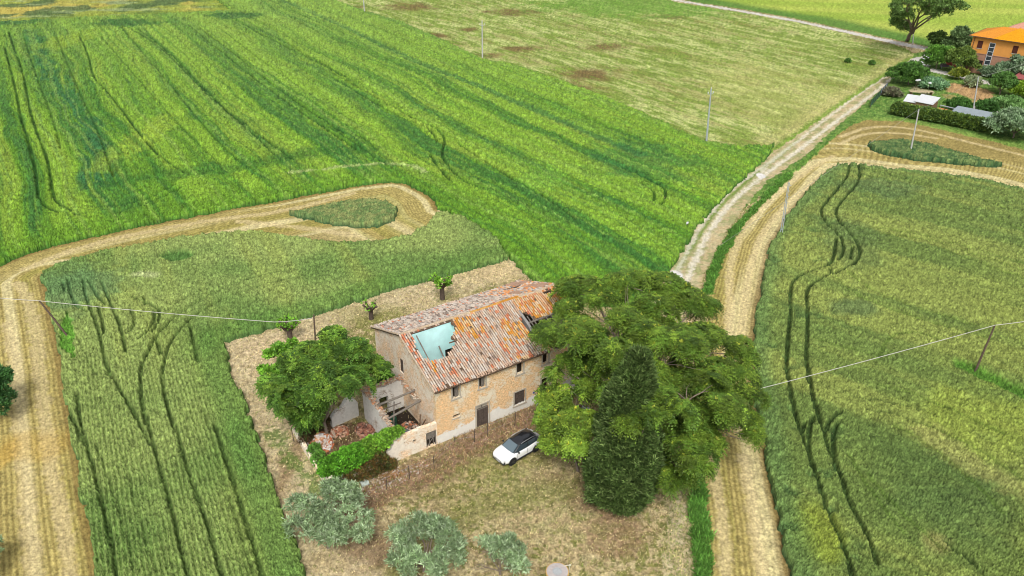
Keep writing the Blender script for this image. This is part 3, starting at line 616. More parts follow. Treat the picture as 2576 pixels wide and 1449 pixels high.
WOOD = plain('weathered_wood', S(140,132,122), .9, var=.3, scale=6, spec=.1)
DWOOD = plain('dark_weathered_wood', S(104,92,84), .9, var=.35, scale=6, spec=.1)
STONE = plain('pale_stone_trim', S(208,198,180), .9, var=.14, scale=3, spec=.1)
BROWN = plain('brown_beam', S(120,98,78), .9, var=.3, scale=4, spec=.1)
MORT = plain('ridge_mortar', S(206,186,160), .95, var=.18, scale=5, spec=.1)

def colwall(mb, P, U, top, holes, us_, zbase=0.0, th=.42):
    """wall of columns: P(u, v, z) places a point (v 0 outer face .. th inner face), holes = (u0,u1,z0,z1)"""
    br = sorted(set([round(u, 3) for u in us_]+[round(h[0], 3) for h in holes]+[round(h[1], 3) for h in holes]))
    br = [u for u in br if U[0]-1e-6 <= u <= U[1]+1e-6]
    for a, b in zip(br[:-1], br[1:]):
        c = (a+b)/2; z0 = zbase; seg = []
        for h in sorted([h for h in holes if h[0]-1e-4 <= a and b <= h[1]+1e-4], key=lambda h: h[2]):
            if h[2] > z0+1e-3: seg.append((z0, z0, h[2], h[2]))
            z0 = h[3]
        seg.append((z0, z0, top(a), top(b)))
        for (za, zb, ta, tb) in seg:
            vs = [P(a,0,za),P(b,0,zb),P(b,th,zb),P(a,th,za),P(a,0,ta),P(b,0,tb),P(b,th,tb),P(a,th,ta)]
            mb.add(vs, [(0,3,2,1),(4,5,6,7),(0,1,5,4),(1,2,6,5),(2,3,7,6),(3,0,4,7)])

def beam_of(pts, rad, name, mat, par, n=6): mb = MB(); mb.tube(pts, rad, n); return mb.build(name, mat, par)
house = empty('ruined_farmhouse', HF, HPHI)
tag(house, 'large abandoned two-storey brick farmhouse with a holed tile roof behind the white car', 'farmhouse')
TH_ = .42
wins = [(1.69,2.44,4.38,5.68),(4.45,5.15,4.4,5.7),(8.56,9.28,4.35,5.75),(11.5,12.16,4.4,5.68),(14.6,15.3,4.4,5.68)]
fh = wins+[(1.65,2.42,2.18,2.54),(4.15,5.45,.02,2.54),(8.33,9.54,.85,2.36),(11.42,12.33,.02,2.76)]
frag = [0,11.4,11.9,12.4,12.9,13.4,13.9,14.6,15.3,15.8,16.4,16.9,HL]
def ftop(x): return HE-.05 if x < 11.9 else HE-.25-.35*abs(math.sin(x*2.3))-(.5 if 13 < x < 15 else 0)
mb = MB(); colwall(mb, lambda u, v, z: (u, v, z), (0, HL), ftop, fh, frag)
front = mb.build('front_wall', FACM, house)
ghole = [(6.2,7.05,3.98,5.6)]
def gtop(y): return HE-.05+HSL*min(y, 2*HW-y)
mb = MB(); colwall(mb, lambda u, v, z: (v, u, z), (TH_+.003, 2*HW-TH_-.003), gtop, ghole, [TH_+.003, HW, 2*HW-TH_-.003]); mb.build('gable_wall', GABM, house)
mb = MB(); colwall(mb, lambda u, v, z: (HL-v, u, z), (TH_+.003, 2*HW-TH_-.003), lambda y: gtop(y)-(.5+.35*abs(math.sin(y*3)) if y < 4 else 0), [(7,7.8,4.1,5.5)], [TH_+.003,1,1.6,2.2,2.8,3.4,4,HW,2*HW-TH_-.003]); mb.build('gable_wall', PLAS, house)
mb = MB(); colwall(mb, lambda u, v, z: (u, 2*HW-v, z), (0, HL), lambda x: HE-.05, [(3,3.7,4.3,5.6),(8,8.7,4.3,5.6),(13,13.7,4.3,5.6),(6,7,.02,2.3)], [0, HL]); mb.build('rear_wall', GABM, house)
# interior: spine wall, partitions, floors
def slab(name, lo, hi, m, par=house): mb = MB(); mb.box(lo, hi); return mb.build(name, m, par)
mb = MB(); colwall(mb, lambda u, v, z: (u, 5.9+v, z), (.43, 11.78), lambda x: HR-.24, [(4.31,5.13,3.16,5.38)], [.43, 11.78], .02, .25); sp = mb.build('spine_wall', TURQ, house)
beam_of([(3.2,1.2,3.3),(3.5,5.6,6.3)], .07, 'fallen_rafter', WOOD, house); beam_of([(1.0,2.45,7.0),(1.3,5.7,8.15)], .055, 'rafter', WOOD, house); beam_of([(4.9,3.9,7.45),(3.9,4.3,7.2)], .07, 'rafter', BROWN, house)
mb = MB(); mb.box((4.31,6.16,3.16),(5.13,6.6,5.4)); mb.build('doorway_shade', DARK, sp)  # dark block paints the shade beyond the spine wall door
mb = MB(); colwall(mb, lambda u, v, z: (5.25+v, u, z), (.43, 5.895), lambda y: HE+HSL*y-.2, [], [.43, 5.895], 3.15, .2); mb.build('partition_wall', TURQ, house)
mb = MB(); mb.box((.425,.43,3.16),(.445,5.895,6.0)); mb.add([(.445,.43,6.0),(.425,.43,6.0),(.425,5.895,8.1),(.445,5.895,8.1),(.425,5.895,6.0),(.445,5.895,6.0)],[(0,1,2,3),(1,4,2),(0,3,5)]); mb.build('limewashed_lining', TURQ, house)
mb = MB(); colwall(mb, lambda u, v, z: (11.8+v, u, z), (.43, 5.6), lambda y: HE+HSL*y-(.1 if y > 2.5 else .3), [], [.43,.9,1.5,2.4,3.2,4.2,5.6], .02, .28); mb.build('partition_wall', plain('grey_partition', S(168,164,160), .95, var=.25, scale=1.5, spec=.05), house)
slab('upper_floor', (.43,.43,2.95), (11.79,2*HW-.43,3.14), BROWN); slab('upper_floor', (12.1,3.3,2.95), (16.88,2*HW-.43,3.14), BROWN)
slab('ground_floor', (.43,.43,.02), (16.88,2*HW-.43,.08), DARK)
# fallen rafters and rubble inside the open end
for x, y0, y1 in ((12.35,.3,3.9),(12.75,.6,4.0),(13.5,1.9,4.1),(14.1,2.3,4.1),(14.7,2.2,4.2),(15.4,2.6,4.2),(16.1,2.9,4.4),(16.7,3.0,4.5)):
    za = HE+HSL*y0-.16-R.random()*.15; zb = HE+HSL*y1-.14
    beam_of([(x+R.uniform(-.1,.1), y0, za), (x, y1, zb)], .06, 'rafter', WOOD, house)
beam_of([(12.1,3.2,7.2),(16.95,3.3,7.25)], .1, 'purlin', WOOD, house); beam_of([(12.6,.5,6.2),(14.5,3.0,3.4)], .08, 'rafter', WOOD, house); beam_of([(13.2,1.0,3.3),(16.4,2.6,5.6)], .08, 'rafter', WOOD, house)

def ipoly(poly, x, y):
    c = False; n = len(poly)
    for i in range(n):
        (x0, y0), (x1, y1) = poly[i], poly[(i+1) % n]
        if (y0 > y) != (y1 > y) and x < (x1-x0)*(y-y0)/(y1-y0)+x0: c = not c
    return c
HOLE = [(.75,5.95),(5.1,5.95),(4.96,4.74),(3.96,4.27),(4.46,3.76),(3.79,3.29),(2.95,2.59),(1.96,2.48),(1.15,2.4),(.6,2.94),(.62,3.94),(.66,5.05)]
COLL = [(11.95,4.6),(12.9,3.9),(12.85,3.4),(13.7,3.15),(15.3,3.35),(16.2,3.7),(18.2,4.35),(18.2,-1),(12.2,-1),(12.3,.11),(11.83,.4),(11.25,.89),(11.5,2.16),(11.4,3.0)]
HATCH = [(15.3,5.62),(15.6,5.3),(16.5,5.6),(16.2,5.8)]
FHOLES = [HOLE, COLL, HATCH]
BHOLES = [[(9.2,5.2),(9.6,5.25),(9.5,5.0)], [(13.6,1.4),(15.8,2.2),(16.3,1.6),(14.4,1.0)], [(6.2,3.1),(6.9,3.2),(6.8,2.8)]]
def sag(x, y): return -.10*math.sin(max(0, min(1, x/HL))*math.pi)-.07*math.sin(x*.9)*math.sin(y*1.1)-(.12*math.sin((x-12)*.6) if x > 12 else 0)
def roofpt(x, y, h, back):
    """y measured from the eave; h above the roof plane"""
    z = HE+HSL*y+h+sag(x, y)
    return Vector((x, 2*HW-y if back else y, z))
def tilecol(x, y, back):
    u = R.random(); n = vn(np.array([x*.8]), np.array([y*.8]), 5)[0]; n2 = vn(np.array([x*.35+9]), np.array([y*.45]), 6)[0]; col = int(x/.23); rr = random.Random(col*13+int(y/2)).random()
    if back:
        c = R.choice([(206,196,184),(190,176,164),(214,190,170),(176,160,148),(222,206,190),(150,134,122)])
        if u < .05: c = R.choice([(214,144,110),(206,132,102)])
        if x > 12 and u < .4: c = R.choice([(224,150,96),(226,170,120)])
        if x > 13.5 and n > .62: c = (178,146,124)
        return c
    lich = sst(.45, .78, n*.55+n2*.45+(.22 if x > 12 else 0)+.06*(x > 6)-.16*(y < 1.6)-.1*(x < 4.5)-.07*(x < 11))
    base = R.choice([(212,200,188),(200,182,168),(216,190,168),(190,168,152),(222,206,190),(204,172,148),(214,182,158)])
    if u < lich*.95: return R.choice([(226,156,66),(230,170,92),(220,146,84),(222,190,146),(216,152,60),(230,196,152),(206,180,152)])
    if (u > .93) or (rr > .86 and u > .4): return R.choice([(218,140,104),(210,128,94),(226,158,124)])
    if x > 11.8: return R.choice([(228,178,134),(230,190,154),(216,160,116),(226,198,168)])
    if u > .9: return (150,132,118)
    return base
TM = attrmat('clay_tiles', 14, .28, .9, .12)
def lay_tiles(name, back, holes, y1=HW):
    V = []; F = []; FC = []
    nx = int((HL+.5)/.23)
    for i in range(nx):
        x0 = -.2+i*.23; off = R.uniform(-.06, .06); wob = R.uniform(-.015, .015)
        y = -.38+off
        while y < y1-.05:
            ln = .46; yc = y+.18; xc = x0+wob+R.uniform(-.012, .012)*(3 if back else 1)
            jn = R.uniform(-.12, .12)*0; miss = .045 if back else .012
            if any(ipoly(h, xc+(vn(np.array([yc*2]), np.array([x0]), 3)[0]-.5)*.3, yc) for h in holes) or R.random() < miss: y += .36; continue
            cc = S(*tilecol(xc, yc, back), 1.25 if back else 1.42); b = len(V); rot = R.uniform(-.05, .05)*(4 if back and R.random() < .25 else 1)
            if R.random() < (.22 if back else .05): rot += R.uniform(-.35, .35)*(1 if back else .5)
            lift = R.uniform(0, .025)*(2 if back else 1)
            for (t, rad, hh) in ((0, .098, .05+lift), (1, .078, .025+lift)):
                for k in range(6):
                    a = math.pi*k/5; dx = -math.cos(a)*rad; dz = math.sin(a)*rad*.95
                    V.append(roofpt(xc+dx-rot*(t-.5)*ln, min(y+t*ln, HW-.02), dz+hh, back))
            for k in range(5):
                q = (b+k, b+k+1, b+6+k+1, b+6+k); F.append(q if back else q[::-1]); FC.append(cc)
            y += .36
    return link(name, npmesh(name, np.array(V), np.array(F), mat=TM, fcol=np.array(FC)), house)
lay_tiles('roof_tile_field', False, FHOLES); lay_tiles('roof_tile_field', True, BHOLES)
# decking for pan tiles under the covers; front darkened to paint shaded gaps
def decking(back, holes):
    V = []; F = []; FC = []; s = .12
    nx, ny = int((HL+.5)/s), int((HW+.35)/s)+1
    for i in range(nx):
        for j in range(ny):
            x = -.22+i*s; y = -.34+j*s; y2 = min(y+s, HW)
            if y2 <= y: continue
            if any(ipoly(h, x+s/2+(vn(np.array([x*3.]), np.array([y*3.]), 8)[0]-.5)*.25, y+s/2) for h in holes): continue
            b = len(V)
            V += [roofpt(x,y,-.01,back),roofpt(x+s,y,-.01,back),roofpt(x+s,y2,-.01,back),roofpt(x,y2,-.01,back),roofpt(x,y,-.12,back),roofpt(x+s,y,-.12,back),roofpt(x+s,y2,-.12,back),roofpt(x,y2,-.12,back)]
            cc = S(*(R.choice([(132,108,88),(118,96,80),(146,120,98)]) if not back else R.choice([(172,154,138),(184,164,146),(150,132,116)])))  # darker on the front, shade between the tiles put into the colour
            F += [(b,b+1,b+2,b+3),(b+4,b+7,b+6,b+5)]; FC += [cc, S(110,92,76)]
            for (a, c) in ((0,1),(1,2),(2,3),(3,0)): F.append((b+a, b+4+a, b+4+c, b+c)); FC.append(S(120,100,84))
    return link('roof_decking', npmesh('roof_decking', np.array(V), np.array(F), mat=attrmat('decking_'+str(back), 9, .3), fcol=np.array(FC)), house)
decking(False, FHOLES); decking(True, BHOLES)
# ridge
mb = MB()
x = -.15
while x < HL+.05:
    mb.cur = S(*R.choice([(214,190,160),(206,182,156),(220,200,174)])) if not 7 < x < 12.5 else S(*R.choice([(222,158,70),(214,150,60),(226,176,100)]))
    z = HR+.06+sag(x, HW); a = Vector((x, HW, z-.02)); bq = Vector((x+.44, HW, HR+.03+sag(x+.44, HW)))
    mb.tube([a, bq], [.15, .12], 8); x += .37
mb.build('ridge_tiles', attrmat('ridge_clay', 10, .25), house, smooth=True)
# verge: lumpy mortar line up the left gable, and its small cornice
for back in (0, 1):
    mb = MB(); n = 22
    for k in range(n):
        y = HW*k/n-.2; y2 = y+HW/n*.98
        a = roofpt(-.24, y, .08, back); b = roofpt(-.24, y2, .08, back); mb.tube([a, b], R.uniform(.06,.1), 6)
    mb.build('verge_mortar', MORT, house, smooth=True)
mb = MB()
for k in range(int(HL/.3)):
    x = .1+k*.3
    if x > 12.0: break
    mb.box((x,-.3,HE-.14),(x+.1,0,HE-.06))
mb.build('eave_corbels', BROWN, house)
# windows, shutters, doors
def win(name, x0, x1, z0, z1, kind, par=house):
    f = MB(); t = .07
    f.box((x0-.12,-.03,z1+.002),(x1+.12,.06,z1+.13)); f.box((x0-.13,-.03,z0),(x0-.002,.06,z1)); f.box((x1+.002,-.03,z0),(x1+.13,.06,z1))
    o = f.build('window', STONE, par)
    s = MB(); s.box((x0-.2,-.09,z0-.14),(x1+.2,.2,z0-.004)); s.build('sill', STONE, o)
    d = MB(); d.box((x0+.001,.3,z0),(x1-.001,.4,z1)); d.build('opening_shade', DARK, o)  # dark panel in the hole paints the unlit room behind
    sh = MB()
    if kind == 'shut':
        n = max(2, int((x1-x0)/.16)); 
        for k in range(n):
            w = (x1-x0)/n; sh.box((x0+k*w+.012,.10+R.uniform(0,.02),z0+.02+R.uniform(0,.1)*(k % 2)),(x0+(k+1)*w-.012,.14,z1-.02-R.uniform(0,.06)))
        for z in (z0+.25, (z0+z1)/2, z1-.25): sh.box((x0+.01,.075,z-.04),(x1-.01,.098,z+.04))
    if kind == 'half':
        w = (x1-x0)
        for k in range(3): sh.box((x0+w*(.38+k*.16),.1,z0+.06),(x0+w*(.52+k*.16),.14,z1-.08))
        sh.box((x0+.01,.1,z0+.05),(x0+w*.16,.14,z1-.1)); sh.box((x0+w*.38,.07,z1-.34),(x0+w*.84,.098,z1-.26)); sh.box((x0+w*.38,.07,z0+.3),(x0+w*.84,.098,z0+.38))
    if sh.v: sh.build('shutter', DWOOD if kind == 'shut' and z0 < 2 else WOOD, o)
    return o
win('w', *wins[0], 'half'); win('w', *wins[1], 'half'); win('w', *wins[2], 'open'); win('w', *wins[3], 'open'); win('w', *wins[4], 'open')
win('w', 8.33,9.54,.85,2.36,'shut')['label'] = 'wide ground floor window with closed brown louvred shutters'
mb = MB(); mb.box((1.65,.3,2.18),(2.42,.4,2.54)); mb.build('vent_slot_shade', DARK, house); mb = MB(); mb.box((1.6,-.05,2.08),(2.47,.3,2.17)); mb.build('sill', STONE, house)  # dark panel paints the shade inside the slot
mb = MB(); mb.box((4.152,.12,.03),(5.448,.17,2.05)); 
for k in range(5): mb.box((4.17+k*.256,.09,.05),(4.40+k*.256,.118,2.03-.03*(k % 2)))
dr = mb.build('door', DWOOD, house); dr['label'] = 'old grey plank door in the facade'
mb = MB(); mb.box((4.16,.06,1.98),(5.44,.12,2.06)); mb.box((4.7,.06,2.06),(4.78,.12,2.53)); mb.build('transom_bar', WOOD, dr); mb = MB(); mb.box((4.16,.2,2.06),(5.44,.22,2.53)); mb.build('transom_panel', STONE, dr)
mb = MB(); mb.box((3.99,-.03,0),(4.148,.05,2.66)); mb.box((5.452,-.03,0),(5.6,.05,2.66)); mb.box((4.149,-.03,2.545),(5.451,.05,2.66)); mb.build('door_frame', STONE, house)
mb = MB(); mb.box((11.25,-.05,0),(11.418,.1,2.9)); mb.box((12.332,-.05,0),(12.5,.1,2.9)); mb.box((11.419,-.05,2.762),(12.331,.1,2.9)); mb.build('door_frame', STONE, house)
mb = MB(); mb.box((11.43,.35,.05),(12.32,.4,2.75)); mb.build('doorway_shade', DARK, house)  # dark panel paints the shade of the passage behind
mb = MB(); [mb.box((.12,6.22+k*.27,4.0),(.15,6.46+k*.27,5.3+.1*(k % 2))) for k in range(3)]; mb.build('shutter', DWOOD, house)
mb = MB(); mb.box((.3,6.2,3.98),(.38,7.05,5.6)); mb.build('opening_shade', DARK, house)  # dark panel paints the unlit room behind the gable window
mb = MB(); mb.cur = (1,1,1); mb.lathe([(.16,0),(.16,.02),(.0,.02)], 16, Matrix.Translation((10.55,-.001,1.53)) @ Matrix.Rotation(math.pi/2, 4, 'X')); pq = mb.build('round_plaque', plain('plaque_white', S(232,230,228), var=.05), house)
mb = MB(); mb.lathe([(.11,.0201),(.11,.026),(.075,.026),(.075,.0201)], 16, Matrix.Translation((10.55,-.001,1.53)) @ Matrix.Rotation(math.pi/2, 4, 'X')); mb.build('ring_mark', plain('plaque_blue', S(90,84,150), var=.1), pq)

# ------------------------------------------------------------------ roofless annex against the left gable
anx = empty('roofless_annex', HF, HPHI); tag(anx, 'low roofless stone annex with two bare beams against the left gable of the farmhouse', 'annex')
def atop(x): return 2.46+.05*math.sin(x*3) if x > -3.55 else (2.1 if x > -4.1 else max(.6, 2.1+(x+4.1)*1.25+.12*math.sin(x*9)))
mb = MB(); ub = [-5.4,-5.1,-4.8,-4.5,-4.1,-3.8,-3.55,-3,-2.5,-2,-1.5,-.9,-.45,-.003]
colwall(mb, lambda u, v, z: (u, v, z), (-5.4, -.003), atop, [(-1.13,-.1,.12,1.75),(-2.4,-2.13,1.2,1.58),(-3.32,-3.2,1.6,1.78)], ub, 0, .4); mb.build('front_wall', ANXM, anx)
def ltop(y): return 2.35+.22*min(y, 4)+.1*math.sin(y*5)
mb = MB(); colwall(mb, lambda u, v, z: (-3.95+v, u, z), (.403, 7.0), ltop, [], [.403,1,1.7,2.4,3.1,3.8,4.5,5.2,6,7.0], 0, .4); mb.build('side_wall', PLAS, anx)
mb = MB(); colwall(mb, lambda u, v, z: (u, 6.6+v, z), (-3.545, -.003), lambda x: 3.2+.15*math.sin(x*4), [(-2.5,-1.6,.02,2.0)], [-3.545,-3,-2.4,-1.8,-1,-.003], 0, .4); mb.build('rear_wall', PLAS, anx)
mb = MB(); mb.tube([(-3.75,4.1,3.36),(-1.8,4.05,3.45),(.0,4.0,3.62)], [.12,.1,.1], 8); mb.build('beam', WOOD, anx); mb = MB(); mb.tube([(-3.75,2.3,2.95),(-2,2.6,3.0),(-.0,3.0,3.05)], [.09,.12,.1], 8); mb.build('beam', WOOD, anx)
for q_ in ([(-2.9,3.0,.4),(-1.9,4.6,2.7)],[(-3.4,4.9,2.0),(-1.2,4.6,2.3)],[(-1.2,1.2,.3),(-.5,2.2,2.2)],[(-1.0,2.0,.3),(-.3,1.6,1.9)]): beam_of(q_, .06, 'fallen_timber', WOOD if q_[0][0] < -2 else BROWN, anx)
mb = MB(); mb.box((-3.54,.41,.02),(-.02,6.59,.1)); mb.build('floor', DARK, anx)
mb = MB(); mb.box((-1.13,.06,1.62),(-.1,.14,1.75)); mb.box((-1.13,.06,.12),(-1.02,.14,1.62)); mb.box((-.21,.06,.12),(-.1,.14,1.62)); mb.box((-1.0,.08,.95),(-.22,.12,1.58)); [mb.box((-1.0+k*.19,.08,.14),(-.9+k*.19,.12,.93)) for k in (1,3)]; 
mb.tube([(-1.0,.05,.25),(-.25,.05,1.2)], .04, 6); mb.build('window_frame', WOOD, anx); mb = MB(); mb.box((-1.12,.3,.12),(-.11,.38,1.75)); mb.build('opening_shade', DARK, anx); mb = MB(); mb.box((-2.4,.3,1.2),(-2.13,.38,1.58)); mb.build('opening_shade', DARK, anx)  # dark panels paint the shade behind the annex wall holes
# broken tiles left on top of its side and rear walls
V = []; mb = MB()
def tileheap(mb, path, n, w, zf_, cols, size=.3):
    for k in range(n):
        t = R.random()*(len(path)-1); i = min(int(t), len(path)-2); a, b = Vector(path[i]), Vector(path[i+1]); p = a.lerp(b, t-i)+Vector((R.uniform(-w,w), R.uniform(-w,w), R.uniform(0,.12)))
        M_ = Matrix.Translation(p) @ Matrix.Rotation(R.uniform(0,6.3), 4, 'Z') @ Matrix.Rotation(R.uniform(-.5,.5), 4, 'X') @ Matrix.Rotation(R.uniform(-.4,.4), 4, 'Y')
        mb.cur = S(*R.choice(cols)); l = size*R.uniform(.6,1.2); r_ = .08
        vs = []; 
        for yy_ in (-l/2, l/2):
            for q in range(4): an = math.pi*q/3; vs.append(M_ @ Vector((math.cos(an)*r_, yy_, math.sin(an)*r_*.8)))
        mb.add(vs, [(0,1,5,4),(1,2,6,5),(2,3,7,6)])
TC = [(206,190,170),(190,170,150),(214,180,150),(222,160,120),(170,150,134),(224,206,184)]
tileheap(mb, [(-3.75,1.2,2.65),(-3.75,4,3.25),(-3.75,6.9,3.35)], 190, .24, 0, TC); tileheap(mb, [(-3.75,6.8,3.35),(-1.8,6.85,3.3),(-.2,6.8,3.4)], 210, .3, 0, TC); tileheap(mb, [(-.3,3.2,3.15),(-.3,6.5,3.4)], 40, .15, 0, TC)
mb.build('loose_tiles', attrmat('loose_tile_clay', 12, .25), anx)

# heaps: every piece is rubble nobody could count
def heap(name, label, lx, ly, rx, ry, h, n, cols, sz=(.12,.3), z0=.05, kind='stuff', cat='rubble'):
    mb = MB()
    for k in range(n):
        a = R.uniform(0, 6.283); r = math.sqrt(R.random()); x, y = lx+rx*r*math.cos(a), ly+ry*r*math.sin(a); z = z0+h*(1-r*r)*R.uniform(.55,1)
        M_ = Matrix.Translation((x, y, z)) @ Matrix.Rotation(R.uniform(0,6.3), 4, 'Z') @ Matrix.Rotation(R.uniform(-.7,.7), 4, 'X')
        s = R.uniform(*sz); mb.cur = S(*R.choice(cols)); mb.box((-s/2,-s*.32,-s*.22),(s/2,s*.32,s*.22), M_)
    M2 = []
    o = mb.build(name, attrmat(name+'_mat'+str(int(lx*10)), 14, .2), None, bevel=0); o.location = HF; o.rotation_euler = (0,0,HPHI)
    return tag(o, label, cat, kind=kind)
heap('rubble_heap', 'heap of white and orange broken bricks in the left corner of the ruined yard', -8.75, 5.9, 1.05, 1.35, .75, 300, [(232,222,214),(226,206,190),(222,150,110),(226,168,128),(214,130,90),(238,232,226)], (.16,.42))
heap('rubble_heap', 'small heap of orange bricks in the middle of the ruined yard below the white wall stub', -6.7, 6.4, .9, .8, .45, 160, [(206,140,108),(184,124,98),(222,180,150),(150,110,90),(196,176,156)])
heap('rubble_heap', 'dark red heap of tiles and bricks beside the annex side wall', -4.75, 5.0, .75, 1.5, .7, 240, [(176,122,102),(150,104,88),(200,150,124),(120,88,74),(210,184,166)], (.14,.4))
heap('rubble_heap', 'fallen bricks and stones on the annex floor', -1.3, 2.6, 1.0, 1.6, .9, 240, [(206,180,160),(196,130,96),(222,206,190),(150,120,104),(90,84,76)], (.12,.34), .1)
heap('rubble_stones', 'loose stones and brick bits scattered along the fence before the house', 1.5, -1.3, 8.5, .9, .04, 200, [(206,186,168),(180,150,130),(160,126,104)], (.05,.15), .03)
heap('rubble_stones', 'stony litter at the foot of the annex front wall near the fence', -5.2, -1.8, 3.2, 1.0, .06, 230, [(206,190,176),(190,150,124),(216,200,186),(150,116,94)], (.05,.2), .03)
# tarp, sheet and nets dumped in the annex
def cloth(name, label, cat, pts, mat, amp=.12, n=14, seed=0):
    """four corners (house coordinates) of a crumpled sheet"""
    a, b, c, d = [Vector(p) for p in pts]; vs = []; fs = []
    for i in range(n+1):
        for j in range(n+1):
            u, v = i/n, j/n; p = a.lerp(b, u).lerp(d.lerp(c, u), v)
            k = vn(np.array([u*4.+seed]), np.array([v*4.]), seed)[0]+.5*vn(np.array([u*9.+seed]), np.array([v*9.]), seed+1)[0]
            vs.append(p+Vector((0,0,(k-.7)*amp*2)))
    for i in range(n):
        for j in range(n): q = i*(n+1)+j; fs.append((q, q+1, q+n+2, q+n+1))
    mb = MB(); mb.add(vs, fs); o = mb.build(name, mat, smooth=True, angle=60); o.location = HF; o.rotation_euler = (0,0,HPHI)
    s = o.modifiers.new('thick', 'SOLIDIFY'); s.thickness = .015
    return tag(o, label, cat)
cloth('tarp', 'teal green tarp crumpled inside the annex just behind its front wall', 'tarp', [(-3.0,.5,1.75),(-1.3,.5,2.15),(-1.5,1.2,1.7),(-3.1,1.3,1.3)], plain('teal_tarp', S(70,176,140), .5, var=.2, scale=2), .15, seed=3)
cloth('metal_sheet', 'dark grey sheet lying on the debris inside the annex beside the teal tarp', 'sheet', [(-3.3,1.3,1.35),(-1.9,1.4,1.4),(-1.9,2.5,1.0),(-3.2,2.5,1.1)], plain('grey_sheet', S(112,116,122), .6, var=.2, scale=2), .04, seed=5)
cloth('debris_net', 'dark green netting bundled on the annex floor under the beams', 'net', [(-3.4,2.7,.9),(-2.0,2.8,.5),(-1.6,5.8,.5),(-3.4,5.8,.7)], plain('green_net', S(40,84,62), .8, var=.4, scale=4), .45, seed=8)
# wall stub and low yard walls
yw = MB(); ub = [-10.35+k*.25 for k in range(0, 3)]
def mk_wall(name, label, a, b, th, topf, mat, cat='wall', n=12):
    a = Vector(a); b = Vector(b); d = (b-a); Ln = d.length; d.normalize(); nrm = Vector((-d.y, d.x)); mb = MB()
    P = lambda u, v, z: (a.x+d.x*u+nrm.x*v, a.y+d.y*u+nrm.y*v, z)
    colwall(mb, P, (0, Ln), topf, [], [Ln*k/n for k in range(n+1)], 0, th)
    o = mb.build(name, mat); o.location = HF; o.rotation_euler = (0,0,HPHI); return tag(o, label, cat)
mk_wall('wall_stub', 'broken white plastered wall stub standing under the small tree in the ruined yard', (-7.0,7.4), (-3.98,7.7), .4, lambda u: 1.1+1.2*sst(0,1.6,u)+.25*math.sin(u*4)-(.6*sst(2.4,3,u)), PLAS)
mk_wall('garden_wall', 'low crumbling wall along the left side of the ruined yard', (-10.2,.6), (-10.0,9.2), .35, lambda u: .45+.25*abs(math.sin(u*1.9))+.1*math.sin(u*7), ANXM, n=30)
mk_wall('garden_wall', 'low crumbling wall hidden under the bright green climber in front of the ruined yard', (-10.2,.25), (-5.45,.1), .35, lambda u: .75+.25*abs(math.sin(u*1.3))+.1*math.sin(u*6), ANXM, n=16)
# ------------------------------------------------------------------ vegetation
def rvec(rs, n): v = rs.normal(size=(n, 3)); return v/np.linalg.norm(v, axis=1, keepdims=True)
def lobe_points(rs, lobes, n, shell=.25, low=-.75, gap=.0):
    """points in the outer shell of a union of ellipsoids, with outward normals"""
    w = np.array([(l[3]*l[4]+l[4]*l[5]+l[3]*l[5]) for l in lobes]); w = w/w.sum()
    Lb = np.array(lobes); P = []; N = []
    tries = 0; have = 0
    while have < n and tries < 40:
        tries += 1; m = n; k = rs.choice(len(lobes), m, p=w); d = rvec(rs, m); d = d[(d[:, 2] > low)]; k = k[:len(d)]
        r = 1-shell*rs.rand(len(d))**1.3; l = Lb[k]; bumpy = 1+.22*(fbm(d[:, 0]*2.2+k*7.3, d[:, 1]*2.2+d[:, 2]*2.2, 5, 2)-.5)*2
        p = l[:, :3]+d*l[:, 3:6]*(r*bumpy)[:, None]
        keep = np.ones(len(p), bool)
        for j in range(len(lobes)):
            q = (p-Lb[j, :3])/Lb[j, 3:6]; keep &= ~((np.linalg.norm(q, axis=1) < .72) & (k != j))
        if gap: keep &= fbm(p[:, 0]*.55+p[:, 2]*.3, p[:, 1]*.55-p[:, 2]*.3, 77, 2) > gap
        keep &= p[:, 2] > .08
        nn = d/l[:, 3:6]; nn /= np.linalg.norm(nn, axis=1, keepdims=True)
        P.append(p[keep]); N.append(nn[keep]); have += keep.sum()
    return np.concatenate(P)[:n], np.concatenate(N)[:n]
def basis(d):
    up = np.tile(np.array([0, 0, 1.]), (len(d), 1)); s = np.cross(d, up); ln = np.linalg.norm(s, axis=1, keepdims=True); s = np.where(ln > 1e-3, s/np.maximum(ln, 1e-6), np.array([1., 0, 0])); t = np.cross(s, d); return s, t
def quads(A, Bv, Wv):
    """leaf from A to A+Bv of half width Wv, pointed"""
    n = len(A); V = np.stack([A-Wv*.25, A+Bv*.5-Wv, A+Bv, A+Bv*.5+Wv], 1).reshape(-1, 3); F = np.arange(n*4).reshape(n, 4); return V, F
def pal(rs, n, cols, k=None):
    c = np.array([S(*q, 1.0) for q in cols]); i = rs.randint(0, len(c), n) if k is None else k; return c[i]
def leafmesh(name, V, F, fc, mat, parent, loc):
    return link(name, npmesh(name, V-np.array(loc), F, mat=mat, fcol=fc), parent)
LEAFM = attrmat('leaf', 1.2, .18, .6, .25, trans=.1)
def clump(P): return (.62+.76*fbm(P[:, 0]*1.1+P[:, 2]*.9, P[:, 1]*1.1-P[:, 2]*.7, 88, 2))[:, None]
